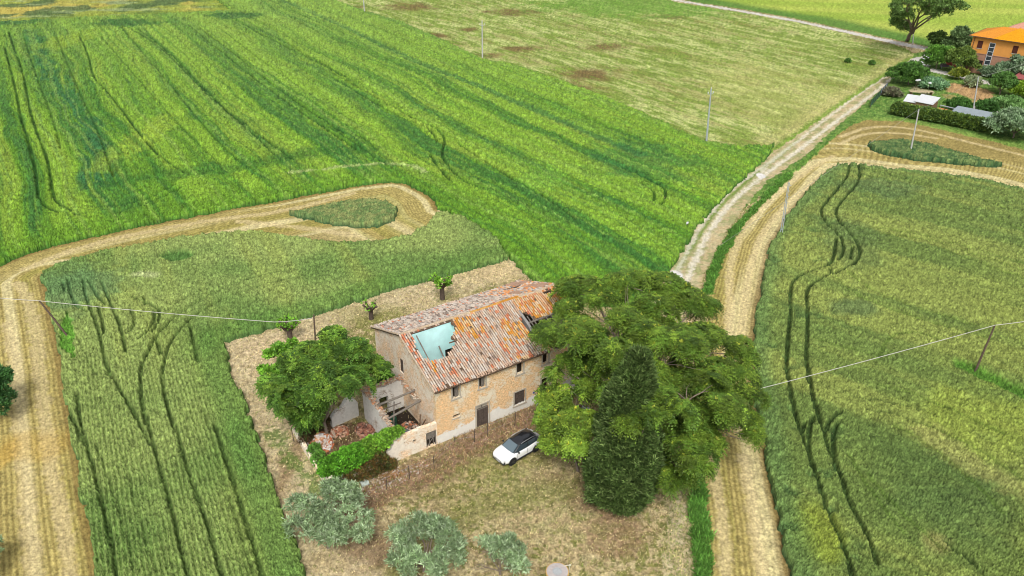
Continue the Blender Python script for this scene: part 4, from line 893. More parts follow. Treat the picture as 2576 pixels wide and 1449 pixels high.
def fronds(rs, P, N, m, ln, cols, tips=.0, tipcols=((190,190,70),), droop=.5, leaflet=.22, wid=.075, pairs=4):
    """whorls of drooping compound leaves"""
    n = len(P); Vs = []; Fs = []; Cs = []; off = 0
    grp = rs.rand(n); base = pal(rs, n, cols)*(.5+1.05*rs.rand(n)[:, None]**1.2)*clump(P)
    for q in range(m):
        a = 2*math.pi*(q+rs.rand(n)*.6)/m; s, t = basis(N)
        d = (s*np.cos(a)[:, None]+t*np.sin(a)[:, None])*.9+N*.35+np.array([0, 0, .15]); d /= np.linalg.norm(d, axis=1, keepdims=True)
        L_ = ln*(.7+.5*rs.rand(n))
        for j in range(pairs+1):
            f = (j+1)/(pairs+1); o = P+d*(L_*f)[:, None]-np.array([0, 0, 1.])*(droop*L_*f*f)[:, None]
            side = np.cross(d, np.array([0, 0, 1.])); side /= np.maximum(np.linalg.norm(side, axis=1, keepdims=True), 1e-4)
            dirs = [d] if j == pairs else [side*.85+d*.5, -side*.85+d*.5]
            for dd in dirs:
                ll = leaflet*(1.1-.35*f)*(.8+.4*rs.rand(n)); Bv = dd*ll[:, None]-np.array([0, 0, 1.])*(ll*.35)[:, None]
                Wv = np.cross(Bv, np.array([0, 0, 1.])+rs.normal(size=(n, 3))*.35); Wv /= np.maximum(np.linalg.norm(Wv, axis=1, keepdims=True), 1e-4); Wv *= wid
                v, F = quads(o, Bv, Wv); Vs.append(v); Fs.append(F+off); off += len(v); Cs.append(base*(.85+.3*rs.rand(n)[:, None]))
    if tips:
        k = grp < tips; P2 = P[k]+N[k]*.1; n2 = k.sum()
        for q in range(7):
            B_ = rvec(rs, n2)*.22+np.array([0,0,.08]); W_ = rvec(rs, n2)*.07; v, F = quads(P2, B_, W_); Vs.append(v); Fs.append(F+off); off += len(v); Cs.append(pal(rs, n2, tipcols)*(.8+.4*rs.rand(n2)[:, None]))
    return np.concatenate(Vs), np.concatenate(Fs), np.concatenate(Cs)
def sprays(rs, P, N, m, ln, wid, cols, up=.6, spread=.6, hang=0.0, vary=.5):
    """tufts of narrow leaves around each point"""
    n = len(P); Vs = []; Fs = []; Cs = []; off = 0; base = pal(rs, n, cols)*(1+(rs.rand(n)[:, None]-.5)*vary)*clump(P)
    for q in range(m):
        d = N*.6+np.array([0, 0, up])+rvec(rs, n)*spread; d /= np.linalg.norm(d, axis=1, keepdims=True)
        L_ = ln*(.6+.8*rs.rand(n)); A = P+rvec(rs, n)*ln*.35; Bv = d*L_[:, None]-np.array([0,0,1.])*(hang*L_)[:, None]; Wv = np.cross(d, rvec(rs, n)); Wv /= np.maximum(np.linalg.norm(Wv, axis=1, keepdims=True), 1e-4); Wv *= wid
        v, F = quads(A, Bv, Wv); Vs.append(v); Fs.append(F+off); off += len(v); Cs.append(base*(.8+.4*rs.rand(n)[:, None]))
    return np.concatenate(Vs), np.concatenate(Fs), np.concatenate(Cs)
BARK = plain('grey_bark', S(150,136,122), .95, var=.3, scale=4, spec=.1, bmp=.5)
DBARK = plain('dark_bark', S(104,92,82), .95, var=.3, scale=4, spec=.1, bmp=.5)
def branch(mb, a, b, r0, r1, rnd_, bend=.12, n=5, seg=7):
    a = Vector(a); b = Vector(b); L_ = (b-a).length; pts = []; off = Vector((rnd_.uniform(-1,1), rnd_.uniform(-1,1), rnd_.uniform(-.3,.8)))*L_*bend
    for k in range(n+1): t = k/n; pts.append(a.lerp(b, t)+off*math.sin(math.pi*t)+Vector((rnd_.uniform(-1,1), rnd_.uniform(-1,1), rnd_.uniform(-1,1)))*L_*.02)
    mb.tube(pts, [r0+(r1-r0)*k/n for k in range(n+1)], seg); return pts
def lobeW(tr, px, py, h, rx, ry, rz): p = at(*tr(px, py), h); return (p.x, p.y, h, rx, ry, rz)
def sublobes(lobes, k, f, rs, up=-.1):
    out = []
    for l in lobes:
        for d in rvec(rs, k*3)[:, :]:
            if d[2] < up: continue
            rr_ = f*rs.uniform(.75, 1.25); out.append((l[0]+d[0]*l[3]*(1-f*.6), l[1]+d[1]*l[4]*(1-f*.6), l[2]+d[2]*l[5]*(1-f*.6), l[3]*rr_, l[4]*rr_, max(l[5]*rr_*.85, .25)))
            k_ = sum(1 for _ in out)
            if k_ % k == 0: break
        else: pass
    return out
def tree(name, label, cat, base, lobes, kind, n, trunk_r, seed, cols, group=None, fork=.35, bark=None, twigs=30, **kw):
    rs = np.random.RandomState(seed); rr = random.Random(seed); root = empty(name, base); tag(root, label, cat, group)
    shell = kw.pop('shell', .3); low = kw.pop('low', -.75); gap = kw.pop('gap', 0.0)
    sub = kw.pop('sub', (7, .42)); P, N = lobe_points(rs, sublobes(lobes, sub[0], sub[1], rs) if sub else lobes, n, shell, low, gap)
    if kind == 'frond': V, F, c = fronds(rs, P, N, kw.get('m', 8), kw.get('ln', .65), cols, kw.get('tips', 0), kw.get('tipcols', ((190,190,70),)), kw.get('droop', .5), kw.get('leaflet', .24), kw.get('wid', .08), kw.get('pairs', 4))
    else: V, F, c = sprays(rs, P, N, kw.get('m', 6), kw.get('ln', .3), kw.get('wid', .05), cols, kw.get('up', .5), kw.get('spread', .8), kw.get('hang', 0), kw.get('vary', .5))
    leafmesh('crown', V, F, c, LEAFM, root, base)
    mb = MB(); b0 = Vector((0,0,-.1)); cen = Vector(np.mean([l[:3] for l in lobes], axis=0))-Vector(base); top = max(l[2] for l in lobes)
    fk = Vector((cen.x*fork, cen.y*fork, max(.5, cen.z*fork)))
    branch(mb, b0, fk, trunk_r, trunk_r*.8, rr, .05, 4, 9)
    for l in lobes:
        c_ = Vector(l[:3])-Vector(base); p = branch(mb, fk-Vector((0,0,.1)), c_+Vector((0,0,l[5]*.2)), trunk_r*.5, trunk_r*.14, rr, .12)
        for _ in range(max(2, twigs//len(lobes))):
            q = p[rr.randint(2, 5)]; d = Vector(rvec(rs, 1)[0]); d.z = abs(d.z)*.7; e = c_+Vector((d.x*l[3], d.y*l[4], d.z*l[5]))*.9; branch(mb, q, e, trunk_r*.13, .012, rr, .1, 4, 5)
    mb.build('trunk', bark or BARK, root, smooth=True)
    return root

# --- big spreading tree right of the house
GA = ((82,110,36),(92,118,38),(74,102,34),(104,128,42),(86,108,34))
bl = [(1490,760,9,3.8,3.8,2.2),(1620,745,10,4.2,4,2.3),(1725,800,9.5,3.6,3.6,2.2),(1440,850,8.5,3.2,3.4,2.2),(1550,860,11,4,4,2.5),(1670,890,10.5,4,4,2.5),(1790,890,9,3.4,3.6,2.2),(1838,985,7.5,2.8,3,2.2),(1730,1010,9,3.6,3.6,2.4),(1855,1070,6,1.9,2.0,1.5),(1735,1120,5.5,2.6,3,2.2),(1705,1190,3,1.7,1.9,1.9),(1640,1050,9,3,3,2.5),(1440,950,7,2.2,2.4,1.7),(1590,960,9,3,3,2.2),(1505,925,8,2.4,2.4,1.8),(1790,1040,7,2.4,2.6,2)]
tree('broad_tree', 'huge spreading green tree covering the right end of the farmhouse', 'tree', at(1655,1125), [lobeW(ID, *l) for l in bl], 'frond', 4000, .42, 11, GA, tips=.14, tipcols=((156,164,60),(140,150,56)), gap=.32, shell=.3, low=-.15, sub=(9,.34), pairs=5, leaflet=.2, wid=.06, fork=.35, twigs=110, m=8, ln=.7)
bl2 = [(1412,1045,4.6,1.7,1.9,1.4),(1465,1085,5,1.9,2.1,1.5),(1455,1005,6,1.7,1.9,1.4),(1410,1118,3.2,1.2,1.4,1.1),(1388,990,5.5,1.0,1.1,.9)]
tree('leafy_tree', 'brighter yellow-green tree arching over the dark car next to the white car', 'tree', at(1462,1185), [lobeW(ID, *l) for l in bl2], 'frond', 520, .14, 12, ((100,128,42),(112,138,46),(90,118,40),(120,144,50)), tips=.25, tipcols=((190,190,66),(172,180,60)), gap=.34, shell=.4, low=-.3, twigs=30, m=8, ln=.62)
# --- cypress
cb = at(1566,1262); cy = []
for (dx, dy, z, r, rz) in ((0,0,1.9,3.0,1.8),(-.5,.2,3.6,3.0,2.4),(.4,-.2,4.6,2.9,2.6),(.1,.2,6.6,2.75,2.8),(.2,0,8.6,2.35,2.8),(.1,.1,10.4,2.0,2.6),(.3,-.1,12.0,1.55,2.2),(.5,.1,13.4,1.0,1.7),(-.9,.2,9.8,1.2,2.2)): cy.append((cb.x+dx, cb.y+dy, z, r*.91, r*.91, rz))
tree('cypress', 'tall dense dark cypress standing in front of the huge spreading tree', 'cypress', cb, cy, 'spray', 17000, .4, 13, ((74,96,46),(88,110,56),(58,78,36),(108,128,72),(78,100,50)), m=8, ln=.36, wid=.05, up=.75, spread=.75, sub=None, shell=.3, fork=.3, bark=DBARK, twigs=10, low=-.95, vary=.8, gap=.2)
# --- tree over the ruined yard, and the fig beside it
bl3 = [(720,985,5,2.3,2.3,1.7),(790,910,7,2.4,2.4,1.8),(880,905,7,2.5,2.5,1.9),(845,985,7,2.6,2.6,2.0),(930,950,5.6,1.9,2.0,1.6),(770,1010,5.5,2.4,2.2,1.8),(795,1025,4.0,1.3,1.3,1.2),(745,1035,3.0,1.3,1.3,1.2),(782,1062,2.3,1.1,1.1,1.0),(845,865,8.2,1.3,1.3,1.2),(755,1050,3.2,1.1,1.1,.9)]
tree('ailanthus_tree', 'dark green bushy tree growing over the ruined yard left of the farmhouse', 'tree', at(829,1103), [lobeW(ID, *l) for l in bl3], 'frond', 1500, .17, 14, ((78,112,40),(92,126,44),(66,98,34),(104,134,46)), tips=.18, tipcols=((150,176,56),(120,150,50)), gap=.3, shell=.35, low=-.3, twigs=60, sub=(9,.36), pairs=5, leaflet=.2, wid=.06, m=8, ln=.62)
tree('fig_tree', 'light green open shrubby tree at the left edge of the dark bushy tree', 'tree', at(700,1010), [lobeW(ID, *l) for l in [(700,905,2.8,1.3,1.3,1.2),(665,945,2.0,1.0,1.0,.8),(725,880,2.6,1.0,1.0,.9),(690,950,2.6,1.2,1.2,1.1)]], 'spray', 520, .09, 15, ((110,158,50),(124,172,58),(92,138,46)), m=7, ln=.3, wid=.09, up=.3, spread=.9, shell=.6, gap=.3, twigs=22)
# --- olives in the front yard
OL = ((128,150,108),(146,168,126),(108,130,90),(164,182,146),(120,144,98))
def olive(label, base, lobes, n, seed, gap=.3, tr=.16, group='olive trees in the front yard'):
    return tree('olive_tree', label, 'olive tree', base, lobes, 'spray', n, tr, seed, OL, group, m=7, ln=.32, wid=.04, up=.35, spread=1.0, shell=.6, gap=gap+.1, sub=(8,.42), twigs=60, low=-.8, fork=.3)
b = at(835,1385); olive('rounded silvery olive tree below the ruined yard, biggest of the front olives', b, [lobeW(ID,*l) for l in [(790,1290,2.4,1.7,1.6,1.4),(870,1270,2.6,1.7,1.6,1.4),(900,1320,2.2,1.4,1.5,1.3),(770,1335,1.9,1.4,1.4,1.2),(830,1345,2.0,1.7,1.4,1.3),(850,1245,3.0,1.2,1.2,1.0)]], 1900, 21, .27)
b = at(1075,1440); ring = []
for k in range(10):
    a = 6.283*k/10; c = at(1076+66*math.cos(a), 1382+48*math.sin(a), 2.4); ring.append((c.x, c.y, 2.3+.5*(k % 2)*.5, 1.05, 1.05, 1.0))
c = at(1105,1325,3.2); ring.append((c.x, c.y, 3.2, .8, .8, .8))
olive('ring-shaped silvery olive tree with an open middle at the bottom edge', b, ring, 1900, 22, .24)
b = at(1268,1446); olive('thin sparse olive tree between the ring-shaped olive and the round well', b, [lobeW(ID,*l) for l in [(1235,1380,1.9,1.1,1.0,.9),(1290,1385,2.0,1.1,1.0,.9),(1262,1410,1.6,1.2,1,.9),(1310,1425,1.4,.8,.8,.7),(1215,1425,1.4,.8,.8,.7)]], 620, 23, .4, .1)
tree('bushy_tree', 'dark green tree cut by the left edge over the stubble strip', 'tree', at(-22,1075), [lobeW(ID,*l) for l in [(-10,985,2.8,1.5,1.5,1.6),(5,1030,2.0,1.2,1.2,1.4),(-50,1000,3,2,2,2)]], 'spray', 1500, .16, 24, ((60,100,50),(74,116,58),(50,84,44)), m=7, ln=.32, wid=.06, up=.5, spread=.8, shell=.4)
tree('bushy_tree', 'grey-green treetop peeping in at the lower left corner', 'tree', at(-30,1460), [lobeW(ID,*l) for l in [(-18,1400,1.8,.9,.9,1.0),(-40,1430,1.8,1.2,1.2,1.2)]], 'spray', 600, .12, 25, OL, m=6, ln=.3, wid=.04, up=.4, spread=.9, shell=.4)
# --- pollarded mulberries: thick knuckled trunks with young leaves
def pollard(label, base, h, arms, leaf, seed, trunk=.24):
    rr = random.Random(seed); rs = np.random.RandomState(seed); root = empty('pollarded_tree', base); tag(root, label, 'pollarded tree', 'pollarded trees behind the farmhouse')
    mb = MB(); mb.tube([(0,0,-.1),(.02,0,h*.3),(0,.03,h*.55)], [trunk*1.25, trunk, trunk*1.15], 10); tips = []
    for k in range(arms):
        a = 6.283*k/arms+rr.uniform(-.3,.3); e = Vector((math.cos(a)*h*.36, math.sin(a)*h*.36, h*rr.uniform(.75,1.0)))
        p = branch(mb, (0,0,h*.45), e, trunk*.6, trunk*.36, rr, .12, 5, 7); tips.append(e)
        mb.lathe([(0.01,-.1),(trunk*.5,-.05),(trunk*.6,.06),(trunk*.3,.15),(.01,.17)], 8, Matrix.Translation(e))
        for q in range(2): f = p[3]+Vector((rr.uniform(-.3,.3), rr.uniform(-.3,.3), rr.uniform(.1,.4))); branch(mb, p[3], f, trunk*.3, trunk*.16, rr, .1, 3, 6); tips.append(f)
    mb.build('trunk', DBARK, root, smooth=True)
    if leaf:
        P = np.array([[*(Vector(base)+t)] for t in tips for _ in range(leaf)]); P = P+rs.normal(size=P.shape)*.14; N = rvec(rs, len(P)); N[:, 2] = abs(N[:, 2])
        V, F, c = sprays(rs, P, N, 6, .26, .09, ((112,160,48),(130,178,60),(92,140,40)), .3, .9); leafmesh('leaves', V, F, c, LEAFM, root, base)
    return root
pollard('pollarded tree with green leaf tufts standing alone behind the farmhouse roof', at(1113,756), 3.3, 6, 6, 31, .26)
pollard('nearly leafless grey pollarded stump just left of the farmhouse roof', at(935,808), 2.2, 5, 1, 32, .24)
pollard('wide pollarded tree with leaf tufts beside the wooden pole', at(733,866), 2.6, 6, 6, 33, .28)
# --- climber, brambles and bushes in the yard
def bush(name, label, cat, lobes, n, seed, cols, ln=.22, wid=.07, stuff=False, m=6, shell=.35, gap=0, group=None, up=.4, parent_stem=True):
    base = Vector((lobes[0][0], lobes[0][1], 0)); rs = np.random.RandomState(seed); P, N = lobe_points(rs, lobes, n, shell, -.2, gap); V, F, c = sprays(rs, P, N, m, ln, wid, cols, up, .9)
    root = empty(name, base); tag(root, label, cat, group); leafmesh('foliage', V, F, c, LEAFM, root, tuple(base))
    rr = random.Random(seed)
    for l in lobes:
        for _ in range(1): mb = MB(); c_ = Vector(l[:3])-base; branch(mb, (c_.x+rr.uniform(-.1,.1), c_.y+rr.uniform(-.1,.1), 0), c_+Vector((rr.uniform(-.4,.4)*l[3], rr.uniform(-.4,.4)*l[4], l[5]*.5)), .035, .012, rr, .1, 3, 5); mb.build('stem', DBARK, root)
    return root
def hl(x, y, z, rx, ry, rz): c, s = math.cos(HPHI), math.sin(HPHI); return (HF.x+x*c-y*s, HF.y+x*s+y*c, z, rx, ry, rz)
bush('climber', 'bright green climber mounded over the yard wall in front of the ruin', 'climber', [hl(-9.0,.9,1.2,1.3,1.2,1.0),hl(-8.0,.9,1.5,1.3,1.2,1.0),hl(-7.0,.8,1.7,1.2,1.1,.9),hl(-9.6,1.4,.9,1.0,1.1,.8)], 1500, 41, ((92,150,40),(108,168,50),(76,128,36)), .2, .07, m=7)
bush('climber', 'yellowish green climber hanging on the left end of the annex front wall', 'climber', [hl(-6.0,.7,1.9,1.1,1.0,.9),hl(-5.1,.6,2.3,.9,.8,.7),hl(-4.2,.6,2.7,.8,.6,.5),hl(-3.6,.5,2.8,.5,.4,.4)], 1000, 42, ((112,156,50),(130,172,60),(92,134,44)), .2, .06, m=7)
bush('bramble', 'brown and dark green bramble below the two climbers on the front of the ruined yard', 'bramble', [hl(-9.2,-.1,.5,1.0,.7,.6),hl(-8,-.3,.6,1.1,.8,.7),hl(-6.8,-.4,.7,1.2,.8,.8),hl(-5.8,-.3,1.0,.9,.7,1.0),hl(-5.2,-.4,.4,.9,.6,.5)], 1500, 43, ((112,92,50),(84,92,44),(130,100,52),(70,82,40),(96,76,44)), .22, .035, m=6, gap=.1)
bush('bramble', 'dark brown thicket under the dark bushy tree at the yard corner', 'bramble', [hl(-8.9,8.0,.8,1.2,1.2,1.0),hl(-9.3,9.2,.9,1.0,1.0,1.1),hl(-8,8.4,.8,1.2,1.0,.9),hl(-9.6,6.9,.5,.6,1.0,.7)], 1300, 44, ((84,64,42),(70,74,38),(100,76,50),(60,56,34)), .3, .03, m=6)
bush('shrub', 'green shrub wedged between the annex and the farmhouse gable', 'shrub', [hl(-.9,8.0,1.6,.9,1.0,1.6),hl(-1.6,8.9,1.4,1.0,1.0,1.4),hl(-.8,9.2,2.4,.7,.7,.9)], 800, 45, ((70,128,40),(84,146,46),(60,108,36)), .24, .08)
bush('shrub', 'small green bush on the left wall of the ruined yard', 'shrub', [hl(-9.9,3.6,.5,.5,.9,.5),hl(-9.8,4.8,.5,.5,.7,.5)], 360, 46, ((84,128,48),(100,140,60)), .2, .06)
# loose grass and dry weeds over the yard, the fence line and the track edges
def tufts(name, label, n, seed, zk, cols, ln, wid, near=None, m=3, rad=2.0):
    rs = np.random.RandomState(seed); ok = (zone == zk) & ~cropm & (np.abs(GX) < .7*DEP[:, None]) & (GY < 125)
    if near is not None: ok &= (near+(fine_l-.5)*1.5 < rad)
    w = (ok*DEP[:, None]**1.0*np.gradient(ys)[:, None]).ravel(); w = w/w.sum(); idx = rs.choice(w.size, n, p=w); r, c = np.unravel_index(idx, ok.shape)
    P = np.stack([GX[r, c]+rs.uniform(-.1,.1,n), GY[r, c]+rs.uniform(-.1,.1,n), np.full(n, .04)], 1); N = np.tile([0, 0, 1.], (n, 1))
    V, F, cc = sprays(rs, P, N, m, ln, wid, cols, .4, .9, vary=.6); tag(link(name, npmesh(name, V, F, mat=LEAFM, fcol=cc)), label, 'grass', kind='stuff')
fine_l = fbm(GX*1.2, GY*1.2, 140)
tufts('grass_tufts', 'short mown grass and straw tufts over the yard', 26000, 141, 0, ((216,198,150),(228,212,166),(144,148,80),(120,136,62),(206,190,142),(190,176,124)), .16, .022)
tufts('dry_weeds', 'dry brown weeds along the wire fence in front of the house', 1700, 142, 0, ((150,116,86),(176,140,104),(128,104,72),(120,128,66),(190,160,120)), .26, .02, fd, 4, 1.7)
tufts('verge_grass', 'lush grass growing on the strip beside the track', 9000, 143, 7, ((88,136,52),(108,154,66),(76,118,46)), .45, .05, None, 4)
tufts('path_grass', 'sparse grass on the worn path by the verge', 2200, 144, 8, ((118,132,66),(140,150,84),(190,176,130)), .2, .03, None, 3)
# ------------------------------------------------------------------ cars
def make_car(name, label, loc, heading, body, roofc, seed=0):
    """crossover; local +x points to the front, origin on the ground under the middle"""
    root = empty(name, loc, heading); root.scale = (1.05, 1.05, 1.05); tag(root, label, 'car')
    PB = newmat('car_paint_'+str(seed)); m, nt, p = PB; p.inputs['Base Color'].default_value = (*body, 1); p.inputs['Roughness'].default_value = .28; p.inputs['Coat Weight'].default_value = .6; p.inputs['Coat Roughness'].default_value = .06; PB = m
    m, nt, p = newmat('car_black_'+str(seed)); p.inputs['Base Color'].default_value = (*roofc, 1); p.inputs['Roughness'].default_value = .12; p.inputs['Coat Weight'].default_value = .7; PR = m
    m, nt, p = newmat('car_glass_'+str(seed)); p.inputs['Base Color'].default_value = (.035,.05,.06,1); p.inputs['Roughness'].default_value = .05; p.inputs['Specular IOR Level'].default_value = .9; PG = m
    PT = plain('tyre_rubber', (.018,.018,.018), .85, var=.1); PC = plain('black_trim', (.025,.025,.027), .6, var=.1); RIM = plain('dark_alloy', (.1,.1,.11), .35, .8, var=.1); SIL = plain('silver_trim', (.6,.62,.64), .3, .6, var=.05)
    HX = 2.2
    # stations along x: (x, half width at belt, sill z, belt z, shoulder half width factor, deck z)
    st = [(-2.20,.70,.42,.90,.96),(-2.10,.84,.30,.98,1.04),(-1.8,.90,.24,1.02,1.07),(-1.32,.93,.22,1.01,1.06),(-.8,.915,.22,.98,1.03),(-.2,.905,.22,.95,1.0),(.4,.905,.22,.94,1.0),(.95,.91,.22,.93,1.0),(1.3,.92,.22,.91,.985),(1.7,.90,.24,.86,.93),(2.0,.82,.28,.78,.85),(2.14,.72,.34,.68,.74),(2.2,.60,.42,.58,.62)]
    vs = []; fs = []; 
    for (x, w, zs, zb, zd) in st:
        prof = [(0,zs),(w*.8,zs),(w*.97,zs+.1),(w*1.0,zs+(zb-zs)*.5),(w*.985,zb-.06),(w*.93,zb),(w*.72,zb+(zd-zb)*.8),(w*.36,zd),(0,zd+.005)]
        prof = prof+[(-a, b) for a, b in prof[-2:0:-1]]
        for (yy_, z) in prof: vs.append((x, yy_, z))
    n = 16
    for i in range(len(st)-1):
        for k in range(n): k2 = (k+1) % n; fs.append((i*n+k, i*n+k2, (i+1)*n+k2, (i+1)*n+k))
    fs.append(tuple(range(n))[::-1]); fs.append(tuple((len(st)-1)*n+k for k in range(n)))
    mb = MB(); mb.add(vs, fs); bo = mb.build('body', PB, root, smooth=True, angle=50)
    # greenhouse: glass band
    def loft(rings, nm, mat, par, sm=True):
        mb = MB(); n = len(rings[0]); mb.add([v for r in rings for v in r], [(i*n+k, i*n+(k+1) % n, (i+1)*n+(k+1) % n, (i+1)*n+k) for i in range(len(rings)-1) for k in range(n)]+[tuple(range(n))[::-1], tuple((len(rings)-1)*n+k for k in range(n))]); return mb.build(nm, mat, par, smooth=sm, angle=35)
    def rect(z, xr, xf, w, wf): # plan ring, rear to front
        return [(xr,-w*.8,z),(xr+.25,-w*.97,z),(-.2,-w,z),(xf-.35,-w*.97,z),(xf-.05,-wf,z),(xf,-wf*.55,z),(xf+.02,0,z),(xf,wf*.55,z),(xf-.05,wf,z),(xf-.35,w*.97,z),(-.2,w,z),(xr+.25,w*.97,z),(xr,w*.8,z),(xr-.02,0,z)]
    loft([rect(.9,-1.98,1.22,.83,.72), rect(1.0,-1.93,1.08,.83,.72), rect(1.2,-1.72,.74,.76,.66), rect(1.42,-1.42,.38,.67,.58)], 'side_glass', PG, root)
    loft([rect(1.40,-1.62,.42,.685,.6), rect(1.47,-1.5,.28,.66,.57), rect(1.53,-1.3,.05,.58,.5), rect(1.545,-1.0,-.3,.42,.36)], 'roof', PR, root)
    for s in (-1, 1):
        for q_, r_ in (([(1.08,s*.76,.98),(.72,s*.70,1.22),(.34,s*.62,1.44)], .035), ([(-.35,s*.835,.98),(-.42,s*.69,1.43)], .03), ([(-1.55,s*.83,1.0),(-1.55,s*.62,1.42)], .07)):
            mb = MB(); mb.tube(q_, r_, 6); mb.build('pillar', PR, root, smooth=True)
    mb = MB(); mb.add([(1.13,-.66,1.005),(1.16,0,1.01),(1.13,.66,1.005),(.46,.53,1.432),(.48,0,1.442),(.46,-.53,1.432)], [(0,1,4,5),(1,2,3,4)]); mb.v = [(x+.03, y, z+.012) for x, y, z in mb.v]
    m, nt, p = newmat('windshield_'+str(seed)); p.inputs['Base Color'].default_value = (.10,.14,.165,1); p.inputs['Roughness'].default_value = .04; p.inputs['Specular IOR Level'].default_value = .9
    mb.build('windshield', m, root)
    mb = MB(); mb.add([(-1.86,-.6,1.08),(-1.86,.6,1.08),(-1.52,.5,1.4),(-1.52,-.5,1.4)], [(0,1,2,3)]); mb.v = [(x-.07, y, z+.03) for x, y, z in mb.v]; mb.build('rear_window', PG, root)
    for s in (-1, 1):
        mb = MB(); mb.tube([(.2,s*.66,1.47),(.0,s*.645,1.53),(-1.1,s*.62,1.54),(-1.35,s*.62,1.49)], .022, 6); mb.build('roof_rail', SIL, root, smooth=True)
        mb = MB(); mb.tube([(.78,s*.82,1.02),(.76,s*.95,1.05)], .03, 6); mb.box((.70,s*.93-.0 if s > 0 else s*1.09,.99),(.82,s*1.09 if s > 0 else s*.93,1.13)); mb.build('side_mirror', PR, root, bevel=.02)
        for x, nm in ((1.31,'f'),(-1.3,'r')):
            Mx = Matrix.Translation((x, s*.80, .345)) @ Matrix.Rotation(-math.pi/2*s, 4, 'X')
            a = MB(); a.lathe([(.0,-.06),(.40,-.06),(.43,.08),(.41,.125),(.0,.128)], 24, Mx); a.build('wheel_arch', PC, root, smooth=True)
            w = MB(); w.lathe([(.2,-.08),(.31,-.08),(.345,-.04),(.345,.10),(.32,.145),(.22,.15)], 28, Mx); wo_ = w.build('wheel', PT, root, smooth=True)
            r_ = MB(); r_.lathe([(.0,.11),(.06,.15),(.07,.135),(.2,.13),(.225,.15),(.225,.08),(.0,.08)], 20, Mx)
            for k in range(5): a5 = 6.283*k/5; M5 = Mx @ Matrix.Rotation(a5, 4, 'Z'); r_.box((.04,-.03,.13),(.21,.03,.158), M5)
            r_.build('rim', RIM, wo_, smooth=True)
        mb = MB(); mb.add([(1.98,s*.80,.74),(2.13,s*.66,.70),(2.15,s*.62,.62),(2.03,s*.78,.62)], [(0,1,2,3) if s < 0 else (3,2,1,0)]); mb.v = [(x+.03, y*1.02, z+.01) for x, y, z in mb.v]; mb.build('headlight', SIL, root)
        mb = MB(); mb.box((2.03,s*.70-.09,.44),(2.15,s*.70+.09,.60)); mb.build('fog_lamp', PC, root, bevel=.02)
        mb = MB(); mb.box((-2.17,s*.62-.15,.88),(-2.08,s*.62+.15,.94)); mb.build('tail_light', plain('tail_red', S(150,20,20), .3), root, bevel=.01)
        mb = MB(); mb.box((-1.0,s*.90-.04,.2),(1.0,s*.90+.04,.32)); mb.build('sill_trim', PC, root, bevel=.02)
        for x in (.85,-.28,-1.12): mb = MB(); mb.box((x-.008,s*.918-.006,.36),(x+.008,s*.918+.006,.93)); mb.build('door_seam', PC, root)
        for x in (-.05,-.95): mb = MB(); mb.box((x-.09,s*.915-.02,.80),(x+.09,s*.915+.02,.83)); mb.build('door_handle', PB, root)
    mb = MB(); mb.box((2.1,-.42,.42),(2.205,.42,.56)); mb.build('grille', plain('grille_grey', S(150,156,160), .4, .4, var=.3, scale=30), root, bevel=.03)
    mb = MB(); mb.box((1.95,-.72,.26),(2.19,.72,.38)); mb.build('front_bumper', PC, root, bevel=.05); mb = MB(); mb.box((-2.22,-.7,.28),(-2.0,.7,.48)); mb.build('rear_bumper', PC, root, bevel=.05)
    mb = MB(); mb.box((2.19,-.26,.36),(2.222,.26,.46)); mb.build('number_plate', plain('plate_white', S(225,225,225), .5, var=.03), root)
    mb = MB(); mb.box((-1.62,-.6,1.36),(-1.38,.6,1.42)); mb.build('spoiler', PB, root, bevel=.02)
    return root
ca = 41.1; c_, s_ = math.cos(math.radians(ca)), math.sin(math.radians(ca))
cc = Vector((.144, 53.876, 0))+Vector((c_, s_, 0))*1.305+Vector((-s_, c_, 0))*.80
make_car('parked_car', 'white crossover with black roof parked on the grass in front of the farmhouse', (cc.x, cc.y, .04), math.radians(ca+180), (.8,.81,.82), (.012,.013,.016), 1)
p = at(1442,1072); make_car('parked_car', 'dark car parked under the branches of the bright tree beside the white car', (p.x, p.y, .04), math.radians(ca+172), (.05,.06,.075), (.01,.011,.013), 2)

